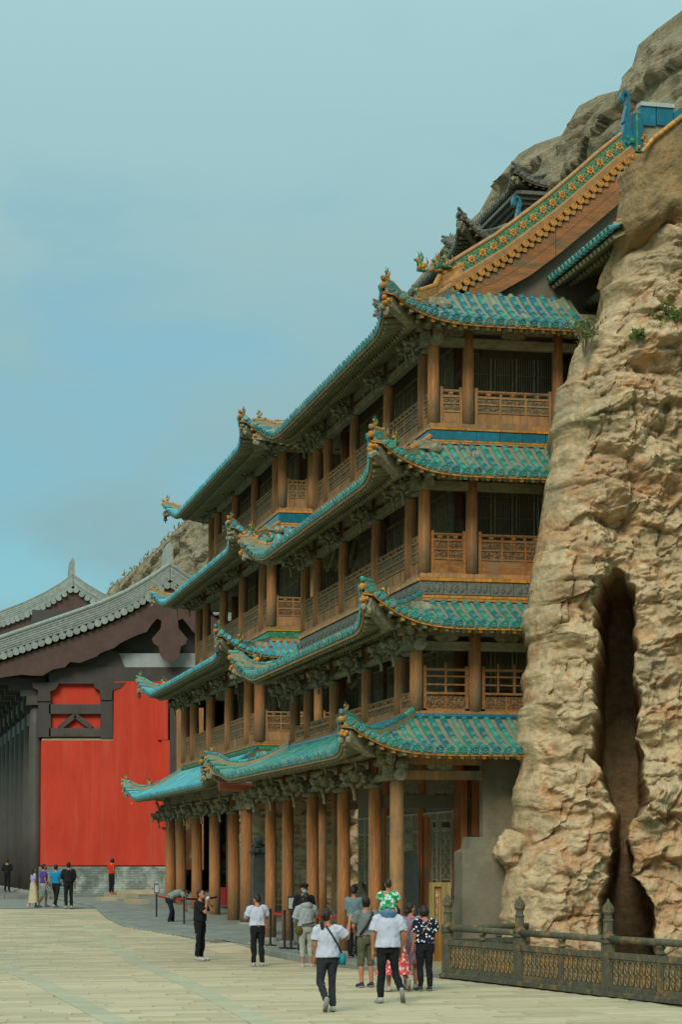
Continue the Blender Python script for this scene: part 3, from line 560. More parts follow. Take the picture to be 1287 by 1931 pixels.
def skirt(root, R, idx, tk, ridge_m, budget, near, grey=False, beasts=(.62,), bell=False):
    mt = M[tk] if not grey else M['dtile']; rafm = M['rafter'] if not grey else M['dark']
    sub, raf, fas, tl = MB(), MB(), MB(), MB()
    for side in 'SWN':
        a0, a1 = R.rng(side); n = max(8, int((a1 - a0) / .2)); K = 6; A = np.linspace(a0 + .01, a1 - (.01 if side == 'W' else 0), n + 1); rows, low = [], []
        for a in A:
            p0, p1 = min(R.ph(side, a), R.pm(side, a)), R.pm(side, a)
            rows.append([R.pos(side, a, p0 + (p1 - p0) * k / K) for k in range(K + 1)]); low.append([v - Vector((0, 0, .10)) for v in rows[-1]])
        for i in range(n):
            for k in range(K):
                sub.add([rows[i][k], rows[i+1][k], rows[i+1][k+1], rows[i][k+1]], [(0, 1, 2, 3)]); sub.add([low[i][k], low[i+1][k], low[i+1][k+1], low[i][k+1]], [(3, 2, 1, 0)], 1)
            sub.add([rows[i][K], rows[i+1][K], low[i+1][K], low[i][K]], [(0, 1, 2, 3)], 1)
        fp = [R.pos(side, a, R.pm(side, a) - .03, -.115) for a in A]; fas.band(fp, .035, .055)
        if side == 'N' and not near: continue
        along = Vector((1, 0, 0)) if side in 'SN' else Vector((0, 1, 0))
        a = a0 + .16; pitch = .258; odd = 0
        while a < a1 - .1:
            a_reg = a; a = a + random.uniform(-.012, .012); p0, p1 = R.ph(side, a), R.pm(side, a) + .03 + random.uniform(-.012, .012); odd += 1
            if p1 - p0 > .10:
                solo = near and side == 'S' and not grey and a < 16.2
                p = p1; first = True
                while p - p0 > .06:
                    pb = max(p0, p - TL)
                    A_, B_ = R.pos(side, a + random.uniform(-.006, .006), p, random.uniform(-.004, .006)), R.pos(side, a + random.uniform(-.006, .006), pb, .0); dd = (B_ - A_); ln = dd.length; dd.normalize(); nn = along.cross(dd).normalized()
                    if nn.z < 0: nn = -nn
                    sd_ = dd.cross(nn)
                    if solo and budget[0] > 0:
                        budget[0] -= 1; obj('eave_tile' if first else 'roof_tile', (me_eave if first else me_tile)[tk], None, sub_o_holder(root, R, 'S'), A_, quat(sd_, dd, nn), (1, ln / TL, 1))
                    else:
                        r0, r1, m = .076, .064, 5; vs = []
                        for c, r in ((A_, r0), (B_, r1)):
                            for k in range(m + 1): t = math.pi * k / m; vs.append(c + sd_ * (r * math.cos(t)) + nn * (r * math.sin(t)))
                        tl.add(vs, [(k, k+1, m+2+k, m+1+k) for k in range(m)] + [tuple(range(m, -1, -1))])
                        if first and side != 'N': tl.tube([A_ + nn*.012 + dd*.02, A_ + nn*.012 - dd*.012], [.083, .083], 8)
                    first = False; p = pb
                ad = a + pitch / 2
                if solo and ad < a1: obj('drip_tile', me_drip[tk], None, sub_o_holder(root, R, 'S'), R.pos(side, ad, R.pm(side, ad) + .03, .0))
                elif ad < a1:
                    c = R.pos(side, ad, R.pm(side, ad) + .03); outv = Vector((0, -1, 0)) if side == 'S' else Vector((0, 1, 0)) if side == 'N' else Vector((-1, 0, 0))
                    tl.prism([c + along*.085 + Zup*.03, c + along*.06 - Zup*.045, c - Zup*.09, c - along*.06 - Zup*.045, c - along*.085 + Zup*.03], -outv * .02)
            # rafters: square flying rafters over round ones
            pm_ = R.pm(side, a); lo = max(R.ph(side, a), 0)
            if pm_ - .1 - lo > .15:
                pts = [R.pos(side, a, lo + (pm_ - .08 - lo) * t, -.175) for t in (0, .5, 1)]
                raf.band(pts, .085, .085, 1)
                raf.beam(pts[-1] + (pts[-1]-pts[-2]).normalized()*.002, pts[-1] + (pts[-1]-pts[-2]).normalized()*.012, .086, .086, 2 if (odd % 3 and side == 'S') else 1)
            if pm_ - .55 - lo > .12:
                pts = [R.pos(side, a, lo + (pm_ - .5 - lo) * t, -.29) for t in (0, .5, 1)]; raf.tube(pts, .055, 6, 0)
            a = a_reg + pitch
    roof = sub_o_holder(root, R, 'S')
    me = sub.mesh('roof')
    for m in (M['pan'] if not grey else M['dtile'], rafm): me.materials.append(m)
    old = roof.data; roof.data = me; bpy.data.meshes.remove(old)
    obj('rafters', raf, [rafm, rafm, M['yel'] if not grey else M['dark']], roof, kind='stuff'); obj('eave_board', fas, M['yel'] if not grey and near else rafm, roof)
    if tl.v: obj('roof_tiles', tl, mt, roof, kind='stuff')
    # hips
    for north in (False, True):
        pts = [R.hip(t, north, .07) for t in np.linspace(0, 1.0, 9)]; hb = MB(); hb.band(pts, .12, .15, 0)
        top = [p + Vector((0, 0, .10)) for p in pts]; [hb.tube([top[k_], top[k_].lerp(top[k_+1], .96)], [.07, .058], 8, 1) for k_ in range(len(top) - 1)]
        e = top[-1]; dv = (pts[-1] - pts[-2]).normalized(); hb.tube([e, e + dv*.06 + Zup*.02, e + dv*.09 + Zup*.05], [.065, .06, .03], 7, 1); hb.ell(pts[-1] + dv*.06 - Zup*.05, (.075, .075, .075), 7, 5, 2)
        obj('hip_ridge', hb, [M['mort'] if not grey else M['dtile'], M[ridge_m] if not grey else M['dtile'], M['yel'] if not grey else M['dtile']], roof)
        hbm = MB(); pts = [R.hip(t, north, -.33) for t in (.25, .6, .95)]; hbm.band(pts, .2, .24); e = pts[-1]; [hbm.ell(e + (pts[-1]-pts[-2]).normalized()*.10 + Vector((random.uniform(-.08, .08), random.uniform(-.08, .08), random.uniform(-.09, .07))), (.055, .055, .05), 6, 4, 1) for k_ in range(9)]
        for k in range(4): hbm.ell(e + Vector((random.uniform(-.15, .05), random.uniform(-.15, .05) * (-1 if north else 1), random.uniform(-.25, -.05))), (.07, .07, .08), 6, 4)
        obj('corner_beam', hbm, [M['greyc'] if not grey else M['dark'], M['yel'] if near and not grey else M['greyc']], roof)
        if bell: obj('wind_bell', me_bell, None, roof, R.hip(.98, north, -.42))
        th = math.radians(45 if not north else -45)
        qd = Quaternion((0, 0, 1), th)
        for j, t in enumerate(beasts):
            obj('ridge_beast', me_beast[3 if grey else (j + idx) % 3], None, roof, R.hip(t, north, .18), qd, (.75,)*3 if t < .9 else (.45,)*3)
    return roof
_holders = {}
def sub_o_holder(root, R, side):
    k = id(R)
    if k not in _holders:
        mb = MB(); mb.bx(0, 0, 0, 1, 1, 1); _holders[k] = obj('roof', mb, [], root, (0, 0, 0), fix=False)
    return _holders[k]
def balus(root, A, B, zb, h, ncol, style, fm, pm):
    """Balustrade bay from A to B (x, y): frame, then carved panels as its sub-parts."""
    A, B = Vector((A[0], A[1], 0)), Vector((B[0], B[1], 0)); d = (B - A); Ln = d.length; d.normalize(); n = Vector((d.y, -d.x, 0)); fr = MB()
    def R_(t0, t1, z0, z1, th, mb, mi=0):
        a, b = A + d*t0, A + d*t1; o = n*th/2
        mb.add([(p.x, p.y, z) for z in (z0, z1) for p in (a-o, b-o, b+o, a+o)], [(0,3,2,1),(4,5,6,7),(0,1,5,4),(1,2,6,5),(2,3,7,6),(3,0,4,7)], mi)
    for t in (0, Ln - .07): R_(t, t + .07, zb, zb + h + .08, .08, fr)
    a, b = A + d*.03, A + d*(Ln-.03); fr.tube([(a.x, a.y, zb + h), (b.x, b.y, zb + h)], .035, 6)
    if style == 'picket':
        hp = h * .40; rows = [(.05, hp - .04)]
        np_ = max(2, int(Ln / .36))
        for k in range(1, np_): t = Ln * k / np_; R_(t - .022, t + .022, zb + hp, zb + h + .10, .04, fr); q = A + d*t; fr.ell((q.x, q.y, zb + h + .12), (.03, .03, .05), 6, 4)
        for zz in (zb + h * .82, zb + h * .62): R_(0, Ln, zz, zz + .035, .045, fr)
        R_(0, Ln, zb + hp, zb + hp + .05, .07, fr); R_(0, Ln, zb, zb + .05, .08, fr)
    else:
        t0 = h - .10; zz = [0, .05, h*.36, h*.40, h*.60, h*.64, t0 - .05, t0]
        rows = [(zz[1], zz[2]), (zz[3], zz[4]), (zz[5], zz[6])]
        for i in (0, 2, 4, 6): R_(0, Ln, zb + zz[i], zb + zz[i+1], .065, fr)
        for k in range(ncol * 2 + 1): t = .05 + (Ln - .1) * k / (ncol*2); q = A + d*t; fr.ell((q.x, q.y, zb + h - .065), (.07 if k % 2 else .035,)*2 + (.045,), 6, 4)
    for k in range(1, ncol): t = Ln * k / ncol; R_(t - .02, t + .02, zb, zb + (rows[-1][1]), .06, fr)
    o = obj('balustrade', fr, fm, root)
    for (z0, z1) in rows:
        for k in range(ncol):
            mb = MB(); a, b = Ln*k/ncol + .02, Ln*(k+1)/ncol - .02; R_(a, b, zb + z0 + .004, zb + z1 - .004, .022, mb)
            if z0 > .1 or style == 'picket':           # scrolls standing proud of the board
                c = (a + b)/2; zc = zb + (z0 + z1)/2; hh = (z1 - z0)*.30
                for s_ in (-1, 1):
                    for f_ in (.22, .55, .85):
                        q = A + d*(c + s_*(b - a)/2*f_*.9); 
                        for sn in (-1, 1): mb.ell((q.x + n.x*.012*sn, q.y + n.y*.012*sn, zc + hh*.25*(-1 if f_ == .55 else 1)), (abs(d.x)*.05 + abs(n.x)*.015, abs(d.y)*.05 + abs(n.y)*.015, hh), 6, 4)
            obj('carved_panel' if z0 > .1 or style == 'picket' else 'plain_panel', mb, pm if z0 > .1 or style == 'picket' else fm, o)
    return o
def lattice(wd, ht, kind, nb=6):
    """Lattice leaf in the xz plane, origin at its bottom left, facing -y."""
    mb = MB(); f = .05
    mb.bx(0, -.03, 0, f, .02, ht); mb.bx(wd - f, -.03, 0, wd, .02, ht); mb.bx(f, -.03, 0, wd - f, .02, f); mb.bx(f, -.03, ht - f, wd - f, .02, ht)
    lo = ht * .38 if kind == 'bars' else (ht * .14 if kind == 'diamond' else 0.05)
    hi = ht - f
    if lo > .1: mb.bx(f, -.025, f, wd - f, .0, lo - .04, 1); mb.bx(f, -.03, lo - .04, wd - f, .02, lo)
    if kind == 'diamond':
        mb.bx(f, -.03, ht*.86, wd - f, .02, ht*.86 + .04); mb.bx(f, -.02, ht*.86 + .04, wd - f, 0, hi, 1); hi = ht*.86
        st = .15; w2, h2 = wd - 2*f, hi - lo; k = -h2 / 1.5
        while k < w2:
            for m in (1, -1):
                ts = [t for t in np.linspace(0, h2, 40) if 0 <= (k + t/1.5) <= w2]
                if len(ts) > 1:
                    xa, xb = k + ts[0]/1.5, k + ts[-1]/1.5
                    if m < 0: xa, xb = w2 - xa, w2 - xb
                    mb.beam((f + xa, -.012 - .004*m, lo + ts[0]), (f + xb, -.012 - .004*m, lo + ts[-1]), .016, .016)
            k += st
    else:
        for k in range(1, nb): x = f + (wd - 2*f)*k/nb; mb.bx(x - .009, -.022, lo, x + .009, -.004, hi)
        for z in ([lo + (hi - lo)*t for t in ((.12, .5, .88) if kind == 'bars' else (.2, .4, .6, .8))]): mb.bx(f, -.02, z - .009, wd - f, -.002, z + .009)
    return mb
RZ = lambda a: Quaternion((0, 0, 1), math.radians(a))
def pavilion(root, c):
    near = c['near']; budget = [295 if near else 0]; x0, y0, y1 = c['x0'], c['y0'], c['y1']; roofs = []
    rnd = random.Random(5)
    lat = {}
    for i in range(4):
        d = c['d'][i]; xf, ys, ye = x0 + d, y0 + d, y1 - d; zb, lb = c['zb'][i], c['lb'][i]; r = c['r'][i]
        yc = [ys] + c['yc'][1:-1] + [ye]; sx = c['sx']; ub = lb + .34; zt = ub + .12
        # columns with stone bases on the ground floor
        def column(x, y, m, top=zt):
            mb = MB(); n = 14; lean = rnd.uniform(-.012, .012)
            mb.tube([(x, y, zb + (.06 if i == 0 else 0)), (x + lean, y, zb + (top - zb)*.35), (x, y - lean, zb + (top - zb)*.7), (x, y, top)], [r*1.03, r*1.02, r*.97, r*.93], n)
            o = obj('column', mb, m, root, (x, y, zb), smooth=True)
            if i == 0: b = MB(); b.lathe((x, y, zb), [(r*1.5, -.05), (r*1.5, .05), (r*1.25, .12), (r*1.05, .125)], 14); obj('column_base', b, M['stoneg'], o)
        for k, y in enumerate(yc): column(xf, y, M['wood'] if not (k == 0 and near and i == 0) else M['wood2'])
        for x in sx[:3]:
            if near and (i == 0 or (i < 3 and x > 14)): continue
            column(x, ys, M['wood'] if near else M['wood2'])
        if not near: pass
        for x in sx[:1]: column(x, ye, M['wood2'])
        # lintels: west front and south side
        rr = .105 if i < 2 else .09
        for k in range(len(yc) - 1):
            mb = MB()
            if i < 2: mb.tube([(xf, yc[k] + .02, lb), (xf, yc[k+1] - .02, lb)], rr, 10)
            else: mb.bx(xf - .08, yc[k] + .02, lb - .11, xf + .08, yc[k+1] - .02, lb + .09)
            obj('lintel', mb, M['grey'], root, smooth=i < 2)
            mb = MB()
            if i < 2: mb.tube([(xf, yc[k] + .05, ub), (xf, yc[k+1] - .05, ub)], .10, 10)
            else: mb.bx(xf - .07, yc[k] + .05, ub - .1, xf + .07, yc[k+1] - .05, ub + .1)
            for t in (.33, .67): yy = yc[k] + (yc[k+1]-yc[k])*t; mb.bx(xf - .06, yy - .08, lb + .08, xf + .06, yy + .08, ub - .08)
            obj('upper_lintel', mb, M['grey'], root)
        xs = [xf] + [x for x in sx if x > xf + .3]
        if near and i == 0: xs = [xf, sx[0]]
        if near and i in (1, 2): xs = [xf, sx[0], 15.25 if i == 1 else 15.75]
        for k in range(len(xs) - 1):
            mb = MB(); mb.bx(xs[k] + .1, ys - .08, lb - .10, xs[k+1] - .02, ys + .08, lb + .10); obj('lintel', mb, M['grey'] if i else M['wood2'], root)
            mb = MB(); mb.bx(xs[k] + .1, ys - .07, ub - .11, xs[k+1] - .02, ys + .07, ub + .13); 
            obj('upper_lintel', mb, M['grey'] if i else M['wood2'], root)
            xm = (xs[k] + xs[k+1]) / 2; mb = MB(); mb.prism([(xm + a, ys - .05, lb + .10 + b) for a, b in ((-.3, .10), (-.24, .03), (-.1, 0.0), (.1, 0.0), (.24, .03), (.3, .10), (.26, .13), (-.26, .13))], (0, .1, 0)); obj('carved_spacer', mb, M['greyc'], root)
        mb = MB(); mb.bx(xf - .06, ys, ub + .12, xf + .06, ye, ub + .5); mb.bx(xf, ys - .06, ub + .14, (15.3 if i < 2 else 15.8) if near and i < 3 else sx[-1] + 2, ys + .06, ub + .46); obj('eave_purlin', mb, M['grey'], root)
        # bracket heads along the west front, stacked blocks at the corners
        for k, y in enumerate(yc):
            if k in (0, len(yc) - 1):
                cb = MB(); s = r * 1.25
                cb.bx(xf - s, y - s, ub + .10, xf + s, y + s, ub + .44); cb.ell((xf + .05, y - s - .07, ub - .12), (.15, .15, .15)); cb.ell((xf + .22, y - s - .02, ub + .2), (.14, .17, .16)); cb.ell((xf + .20, y - s, ub + .46), (.2, .2, .14))
                cb.cyl((xf, y, lb), (xf, y - .42, lb), .13, .14, 10); cb.cyl((xf, y, ub), (xf - .42, y, ub), .12, .14, 10); cb.bx(xf - .3, y - .16, lb - .12, xf - .1, y + .16, lb + .2); cb.bx(xf - .30, y - .28, ub + .44, xf + .22, y + .1, ub + .62)
                cb.ell((xf - .18, y - .22, ub + .02), (.12, .12, .16))
                obj('corner_bracket', cb, M['greyc'], root)
            if k in (0,) and near and i == 0: pass
            if k == 0: continue
            obj('dragon_bracket' if i < 2 else 'cloud_bracket', me_dragon[i], None, root, (xf - .06, y, lb + .02))
        obj('dragon_bracket' if i < 2 else 'cloud_bracket', me_dragon[i], None, root, (xf - .05, ys + .35, lb + .02)) if i > 0 else None
        for x in xs[1:]:
            if not (near and i == 0) and x not in (15.25, 15.75): cb = MB(); cb.bx(x - .12, ys - .2, ub - .05, x + .12, ys - .06, ub + .28); cb.tube([(x, ys, ub + .3), (x, ys - .34, ub + .34)], [.11, .1], 8); obj('bracket', cb, M['greyc'], root)
        # floor slab and ceiling, dark core behind the veranda
        if i:
            mb = MB(); mb.bx(xf - .12, ys - .12, zb - .10, 15.4 if near and i < 3 else sx[-1] + 3, ye + .12, zb - .005); obj('veranda_floor', mb, M['wood2'], root)
        ix, iy, iye = c['ix'], c['iy'], y1 - (c['iy'] - y0); H_ = (ub + .4) - zb
        cx1 = sx[-1] + 3
        mb = MB(); mb.bx(ix if near or i else 19.2, iy, zb, cx1, iye, zb + H_); mb.bx(xf + .1, ys + .1, ub + .34, 15.4 if near and i < 3 else cx1, ye - .1, ub + .40); obj('inner_wall', mb, M['dark'] if i != 3 or not near else M['dark'], root)
        # west front lattice leaves
        ht = H_ - .5 if i else 3.5
        for k in range(1, len(yc) - 2):
            a, b = max(yc[k], iy) + .15, min(yc[k+1], iye) - .15; nl = 4; wd = (b - a)/nl
            if wd < .2 or (not near and i == 0): continue
            key = ('w', round(wd, 2), round(ht, 2))
            if key not in lat: lat[key] = shared('lattice_leaf', lattice(wd - .02, ht, 'bars' if i else 'diamond', 7), [M['lat'], M['dark']])
            for j in range(nl): obj('lattice_leaf', lat[key], None, root, (ix - .035, b - wd*j, zb + .02), RZ(-90))
            mb = MB(); mb.cyl((ix - .02, yc[k], zb), (ix - .02, yc[k], zb + H_), r*.8, r*.8, 10); obj('inner_post', mb, M['redpost'] if i == 0 else M['brown'], root)
        # south side lattice leaves
        if i:
            a = ix + .35; wd = .48
            for j in range(4 if near else 3):
                key = ('s', round(ht, 2))
                if key not in lat: lat[key] = shared('lattice_leaf', lattice(wd, ht, 'bars', 7), [M['lat'], M['brown']])
                obj('lattice_leaf', lat[key], None, root, (a + j*(wd + .05), iy - .035, zb + .02))
            for x in (ix + .1, a + 4*(wd + .05) + .15): mb = MB(); mb.cyl((x, iy - .02, zb), (x, iy - .02, zb + H_), .14, .14, 10); obj('inner_post', mb, M['brown'], root)
        # balustrades
        if i:
            h = c['bh'][i]; st = 'picket' if (near and i == 1) else 'panel'
            fm = M['wood2']; pmn = M['carve'] if i != 3 else M['carvef']
            for k in range(len(xs) - 1):
                if xs[k] > 17: continue
                balus(root, (xs[k] + r + .01, ys), (xs[k+1] - r - .01, ys), zb, h, max(1, round((xs[k+1]-xs[k])/.62)), st, M['balus'] if (near and i < 3) else fm, pmn)
            for k in range(len(yc) - 1):
                balus(root, (xf, yc[k] + r + .01), (xf, yc[k+1] - r - .01), zb, h if st != 'picket' else .42, max(1, round((yc[k+1]-yc[k])/.8)), 'panel', fm if near or i == 3 else M['wood2'], M['carvef'])
        # roof above this storey
        W = c['W'][i]; ex = xf - c['oh'][i]; R = Skirt(ex + W, ys - c['oh'][i] + W, ye + c['oh'][i] - W, W, c['ze'][i], c['zr'][i], c['up'][i], 2.5, .28, (15.4 if i < 2 else 15.9 if i == 2 else 16.4) if near else sx[-1] + 2.2)
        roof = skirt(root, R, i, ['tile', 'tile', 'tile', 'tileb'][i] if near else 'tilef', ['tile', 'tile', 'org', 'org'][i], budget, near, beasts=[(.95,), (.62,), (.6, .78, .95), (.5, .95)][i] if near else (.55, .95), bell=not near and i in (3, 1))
        roofs.append(R)
        # tiled bands at the foot of the next storey
        if i < 3:
            zf = c['zb'][i+1] - .11; z0 = c['zr'][i] + .02; bx_, by_, be_ = R.wx, R.wy0, R.wy1; hgt = zf - z0
            if hgt > .25:
                mb = MB(); mb.bx(bx_ + .03, by_ + .03, z0 - .3, 15.3 if near and i < 2 else sx[-1] + 2, be_ - .03, zf); obj('band_core', mb, M['mort'], root)
                lay = [(.0, hgt*.11, 'org', .30), (hgt*.13, hgt*.24, 'yel', .34), (hgt*.86, hgt, 'yel', .42)]
                lay.append((hgt*.28, hgt*.82, 'blue' if i == 2 else 'frieze', .55))
                for a, b, m_, w_ in lay:
                    if b - a < .03: continue
                    off = .01 if m_ in ('blue', 'frieze') else .04
                    x = bx_; j = MB()
                    while x < 15.6 and near:
                        mb = MB(); mb.bx(x + .006, by_ - off, z0 + a, x + w_ - .006, by_ + .05, z0 + b)
                        if m_ == 'frieze': 
                            for q in range(3): mb.ell((x + w_*(.25 + .25*q), by_ - .02, z0 + (a+b)/2), (.06, .02, (b-a)*.33), 7, 4)
                        if x < 15.4: obj('band_tile', mb, M[m_], root)
                        else: j.bx(x + .006, by_ - off, z0 + a, x + w_ - .006, by_ + .05, z0 + b)
                        x += w_
                    if not near: j.bx(bx_, by_ - off, z0 + a, sx[-1] + 2, by_ + .05, z0 + b)
                    y = by_ + .06
                    while y < be_:
                        j.bx(bx_ - off, y, z0 + a, bx_ + .05, min(be_, y + w_ - .012), z0 + b)
                        if m_ == 'frieze': j.ell((bx_ - .015, y + w_/2, z0 + (a+b)/2), (.03, w_*.3, (b-a)*.36), 6, 4)
                        y += w_
                    obj('band_tiles', j, M[m_] if m_ != 'frieze' or near else M['green'], root, kind='stuff')
            else:
                mb = MB(); mb.tube([(bx_ - .01, by_, zf - .02), (bx_ - .01, be_, zf - .02)], .06, 8); mb.tube([(bx_, by_ - .01, zf - .02), (15.3 if near else sx[-1], by_ - .01, zf - .02)], .06, 8); mb.bx(bx_ + .02, by_ + .02, zf - .6, 15.3 if near else sx[-1], be_ - .02, zf + .06); obj('ridge_course', mb, M['blue'], root)
    return roofs
near_p = thing('pavilion', 'nearer four-storey timber pavilion with glazed teal roofs and orange gable beside the tan crag', 'pavilion', (11.8, 48, .05), 'timber pavilions built against the cliff')
NC = dict(near=True, x0=11.8, y0=48.0, y1=63.3, d=[0, .6, .85, 1.15], zb=[.05, 5.77, 8.90, 12.36], lb=[4.29, 7.23, 10.89, 14.22], r=[.165, .15, .14, .135], yc=[48, 50.1, 53.5, 57.3, 60.7, 63.3], sx=[13.77, 15.9, 18.2],
          ix=13.85, iy=50.4, bh=[0, .93, .89, .76], oh=[1.3, 1.3, 1.3, 1.25], W=[1.78, 1.42, 1.48, 1.8], ze=[4.80, 7.62, 11.02, 14.45], zr=[5.60, 8.24, 11.86, 15.5], up=[.50, .58, .56, .50])
NR = pavilion(near_p, NC)
far_p = thing('pavilion', 'farther four-storey timber pavilion with pale teal roofs next to the red hall', 'pavilion', (13.1, 74.8, .15), 'timber pavilions built against the cliff')
FC = dict(near=False, x0=13.1, y0=74.8, y1=93.4, d=[0, .56, 1.07, 1.54], zb=[.16, 6.49, 10.5, 14.7], lb=[4.25, 8.92, 13.0, 16.75], r=[.21, .19, .17, .16], yc=[74.8, 77.4, 81.6, 86.0, 90.3, 93.4], sx=[15.7, 18.2, 20.5],
          ix=15.6, iy=77.2, bh=[0, 1.0, 1.0, .95], oh=[1.5, 1.5, 1.5, 1.5], W=[1.95, 1.9, 1.85, 2.6], ze=[5.0, 9.35, 13.1, 16.75], zr=[6.1, 9.95, 14.0, 17.7], up=[.56, .56, .56, .56])
FR = pavilion(far_p, FC)
# ================================================================== top gabled roof of each pavilion
YG = 49.75
bc = [onY(px, py, YG) for px, py in ((806, 562), (840, 553), (870, 541), (905, 519), (960, 486), (1010, 449), (1060, 411), (1110, 369), (1160, 325), (1206, 288))]
bxs, bzs = [p.x for p in bc], [p.z for p in bc]
XR = 18.0
def gz_near(x): return float(np.interp(x, bxs, bzs))
def toproof(root, fx, xa, xr, yg0, yg1, near):
    roof = MB(); n = 24; xs = np.linspace(xa, xr, n); tl = MB()
    for s in (0, 1):
        X = xs if not s else 2*xr - xs
        A = [(x, yg0, fx(q) + .08) for x, q in zip(X, xs)]; B = [(x, yg1, fx(q) + .08) for x, q in zip(X, xs)]; roof.strip(A, B); roof.strip([(a[0], a[1], a[2]-.1) for a in A], [(a[0], a[1], a[2]-.1) for a in B], 1)
        y = yg0 + .3
        while y < yg1:
            tl.tube([(x, y, fx(q) + .12) for x, q in zip(X[::3], xs[::3])], .08, 5); y += .27
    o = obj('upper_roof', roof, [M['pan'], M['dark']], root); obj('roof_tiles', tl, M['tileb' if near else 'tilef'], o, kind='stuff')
    for yy in (yg0 + .25, yg1 - .25): gb = MB(); gb.prism([(xa + .1, yy, fx(xa) - .9)] + [(x, yy, fx(x) - .05) for x in xs] + [(2*xr - x, yy, fx(x) - .05) for x in xs[::-1]] + [(2*xr - xa - .1, yy, fx(xa) - .9)], (0, .06, 0)); obj('gable_wall', gb, M['dark'], root)
    rg = MB(); zr = fx(xr) + .1; y = yg0 + .5; k = 0
    while y < yg1 - .6: b = MB(); b.bx(xr - .14, y, zr, xr + .14, y + .78, zr + .5); b.tube([(xr, y, zr + .56), (xr, y + .78, zr + .56)], .1, 8); obj('ridge_block', b, M['blue'], o); y += .8
    return o
UR = toproof(near_p, gz_near, bxs[0], XR, YG, 61.4, True)
def chiwen(p, s):
    mb = MB(); V = lambda x, z: Vector((p[0] + x*s, p[1], p[2] + z*s))
    body = [V(*q) for q in ((-.22, 0), (.12, 0), (.10, .45), (.04, .75), (.03, 1.12), (-.07, 1.12), (-.10, .80), (-.16, .5), (-.24, .2))]
    mb.prism([q - Vector((0, .13*s, 0)) for q in body], (0, .26*s, 0), 0)
    cur = [V(-.10, .78), V(-.06, 1.0), V(-.01, 1.2)] + [V(-.10 + (.115 - .009*k)*math.cos(a), 1.36 + (.19 - .014*k)*math.sin(a)) for k, a in enumerate(np.linspace(-.3, 5.2, 11))]
    mb.band(cur, .07*s, .22*s, 0, up=(0, 1, 0))
    mb.bx(p[0] + .10*s, p[1] - .11*s, p[2] + .1*s, p[0] + .36*s, p[1] + .11*s, p[2] + 1.0*s, 0)
    mb.bx(p[0] + .17*s, p[1] - .125*s, p[2] + .1*s, p[0] + .22*s, p[1] + .125*s, p[2] + 1.02*s, 1)
    rr = random.Random(9)
    for k in range(26): mb.ell(V(rr.uniform(-.42, .1), rr.uniform(-.1, .5)) + Vector((0, rr.uniform(-.15, -.05)*s, 0)), (.07*s, .07*s, .08*s), 6, 4, rr.choice((1, 2, 1, 0)))
    for k in range(5): mb.ell(V(.34 + rr.uniform(-.1, .1), .2 + .07*k) + Vector((0, -.13*s, 0)), (.05*s,)*3, 6, 4, 2)
    return mb
zrd = gz_near(XR)
for yy in (YG + .35, 58.9): obj('ridge_dragon', chiwen((XR - .05, yy, zrd + .1), 1.0 if yy < 55 else 1.05), [M['blue'], M['green'], M['yel']], UR, smooth=False)
b = MB(); b.lathe((XR - .05, YG + .3, zrd - .15), [(.36, 0), (.42, .1), (.42, .16), (.3, .24)], 8); obj('ridge_dragon_base', b, M['org'], UR)
# gable trim: flower band, tile ends, bargeboard planks
def at_s(k0, off):  # point on gable curve with perpendicular offset
    x = k0; t = Vector((.05, 0, gz_near(x + .025) - gz_near(x - .025))).normalized(); nrm = Vector((-t.z, 0, t.x)); return Vector((x, YG, gz_near(x))) + nrm*off, t, nrm
arc = [bxs[0] + 1.02]; 
while arc[-1] < XR - .15:
    p, t, nn = at_s(arc[-1], 0); arc.append(arc[-1] + .31 * t.x)
me_ft = None; mb = MB(); mb.bx(-.15, 0, -.15, .15, .06, .15, 0); mb.bx(-.16, -.01, -.165, .16, .05, -.14, 2); mb.bx(-.165, -.01, -.15, -.15, .05, .15, 2)
for k in range(6): a = k*math.pi/3; mb.ell((.06*math.cos(a), -.015, .06*math.sin(a)), (.045, .03, .045), 6, 4, 1)
mb.ell((0, -.035, 0), (.03, .03, .03), 6, 4, 3)
for k in range(8): a = k*math.pi/4 + .3; mb.ell((.12*math.cos(a), -.008, .12*math.sin(a)), (.03, .02, .03), 5, 4, 0 if k % 2 else 2)
me_ft = shared('flower_tile', mb, [M['green'], M['yel'], M['mort'], M['org']])
me_disc = shared('gable_tile_end', (lambda m: (m.tube([(0, .02, 0), (0, -.10, 0)], [.078, .082], 12), m.tube([(math.cos(2*math.pi*k/12)*.055, -.102, math.sin(2*math.pi*k/12)*.055) for k in range(13)], .009, 4, caps=False), m.ell((0, -.1, 0), (.025, .012, .025), 6, 4), m)[-1])(MB()), M['yel'])
me_gdr = shared('gable_drip_tile', (lambda m: (m.prism([(-.08, -.07, .02), (-.06, -.07, -.05), (0, -.07, -.1), (.06, -.07, -.05), (.08, -.07, .02)], (0, .03, 0)), m)[-1])(MB()), M['org'])
for x in arc:
    p, t, nn = at_s(x, .40); qr = quat(t, (0, 1, 0), nn); obj('flower_tile', me_ft, None, UR, p + Vector((0, -.02, 0)), qr)
x = bxs[0] + .55
while x < XR + .05:
    p, t, nn = at_s(x, .02); qr = quat(t, (0, 1, 0), nn); obj('gable_tile_end', me_disc, None, UR, p, qr); p2, _, _ = at_s(x + .11*t.x, -.05); obj('gable_drip_tile', me_gdr, None, UR, p2, qr); x += .215*t.x
cs = np.linspace(bxs[0] + .2, XR + .05, 40)
for off, rr, m_, nm in ((.60, .05, 'org', 'band_cap'), (.215, .045, 'org', 'band_foot')):
    b = MB(); b.tube([at_s(x, off)[0] for x in cs], rr, 8); obj(nm, b, M[m_], UR)
b = MB(); b.band([at_s(x, .14)[0] + Vector((0, .03, 0)) for x in cs], .18, .14); obj('gable_course', b, M['org'], UR)
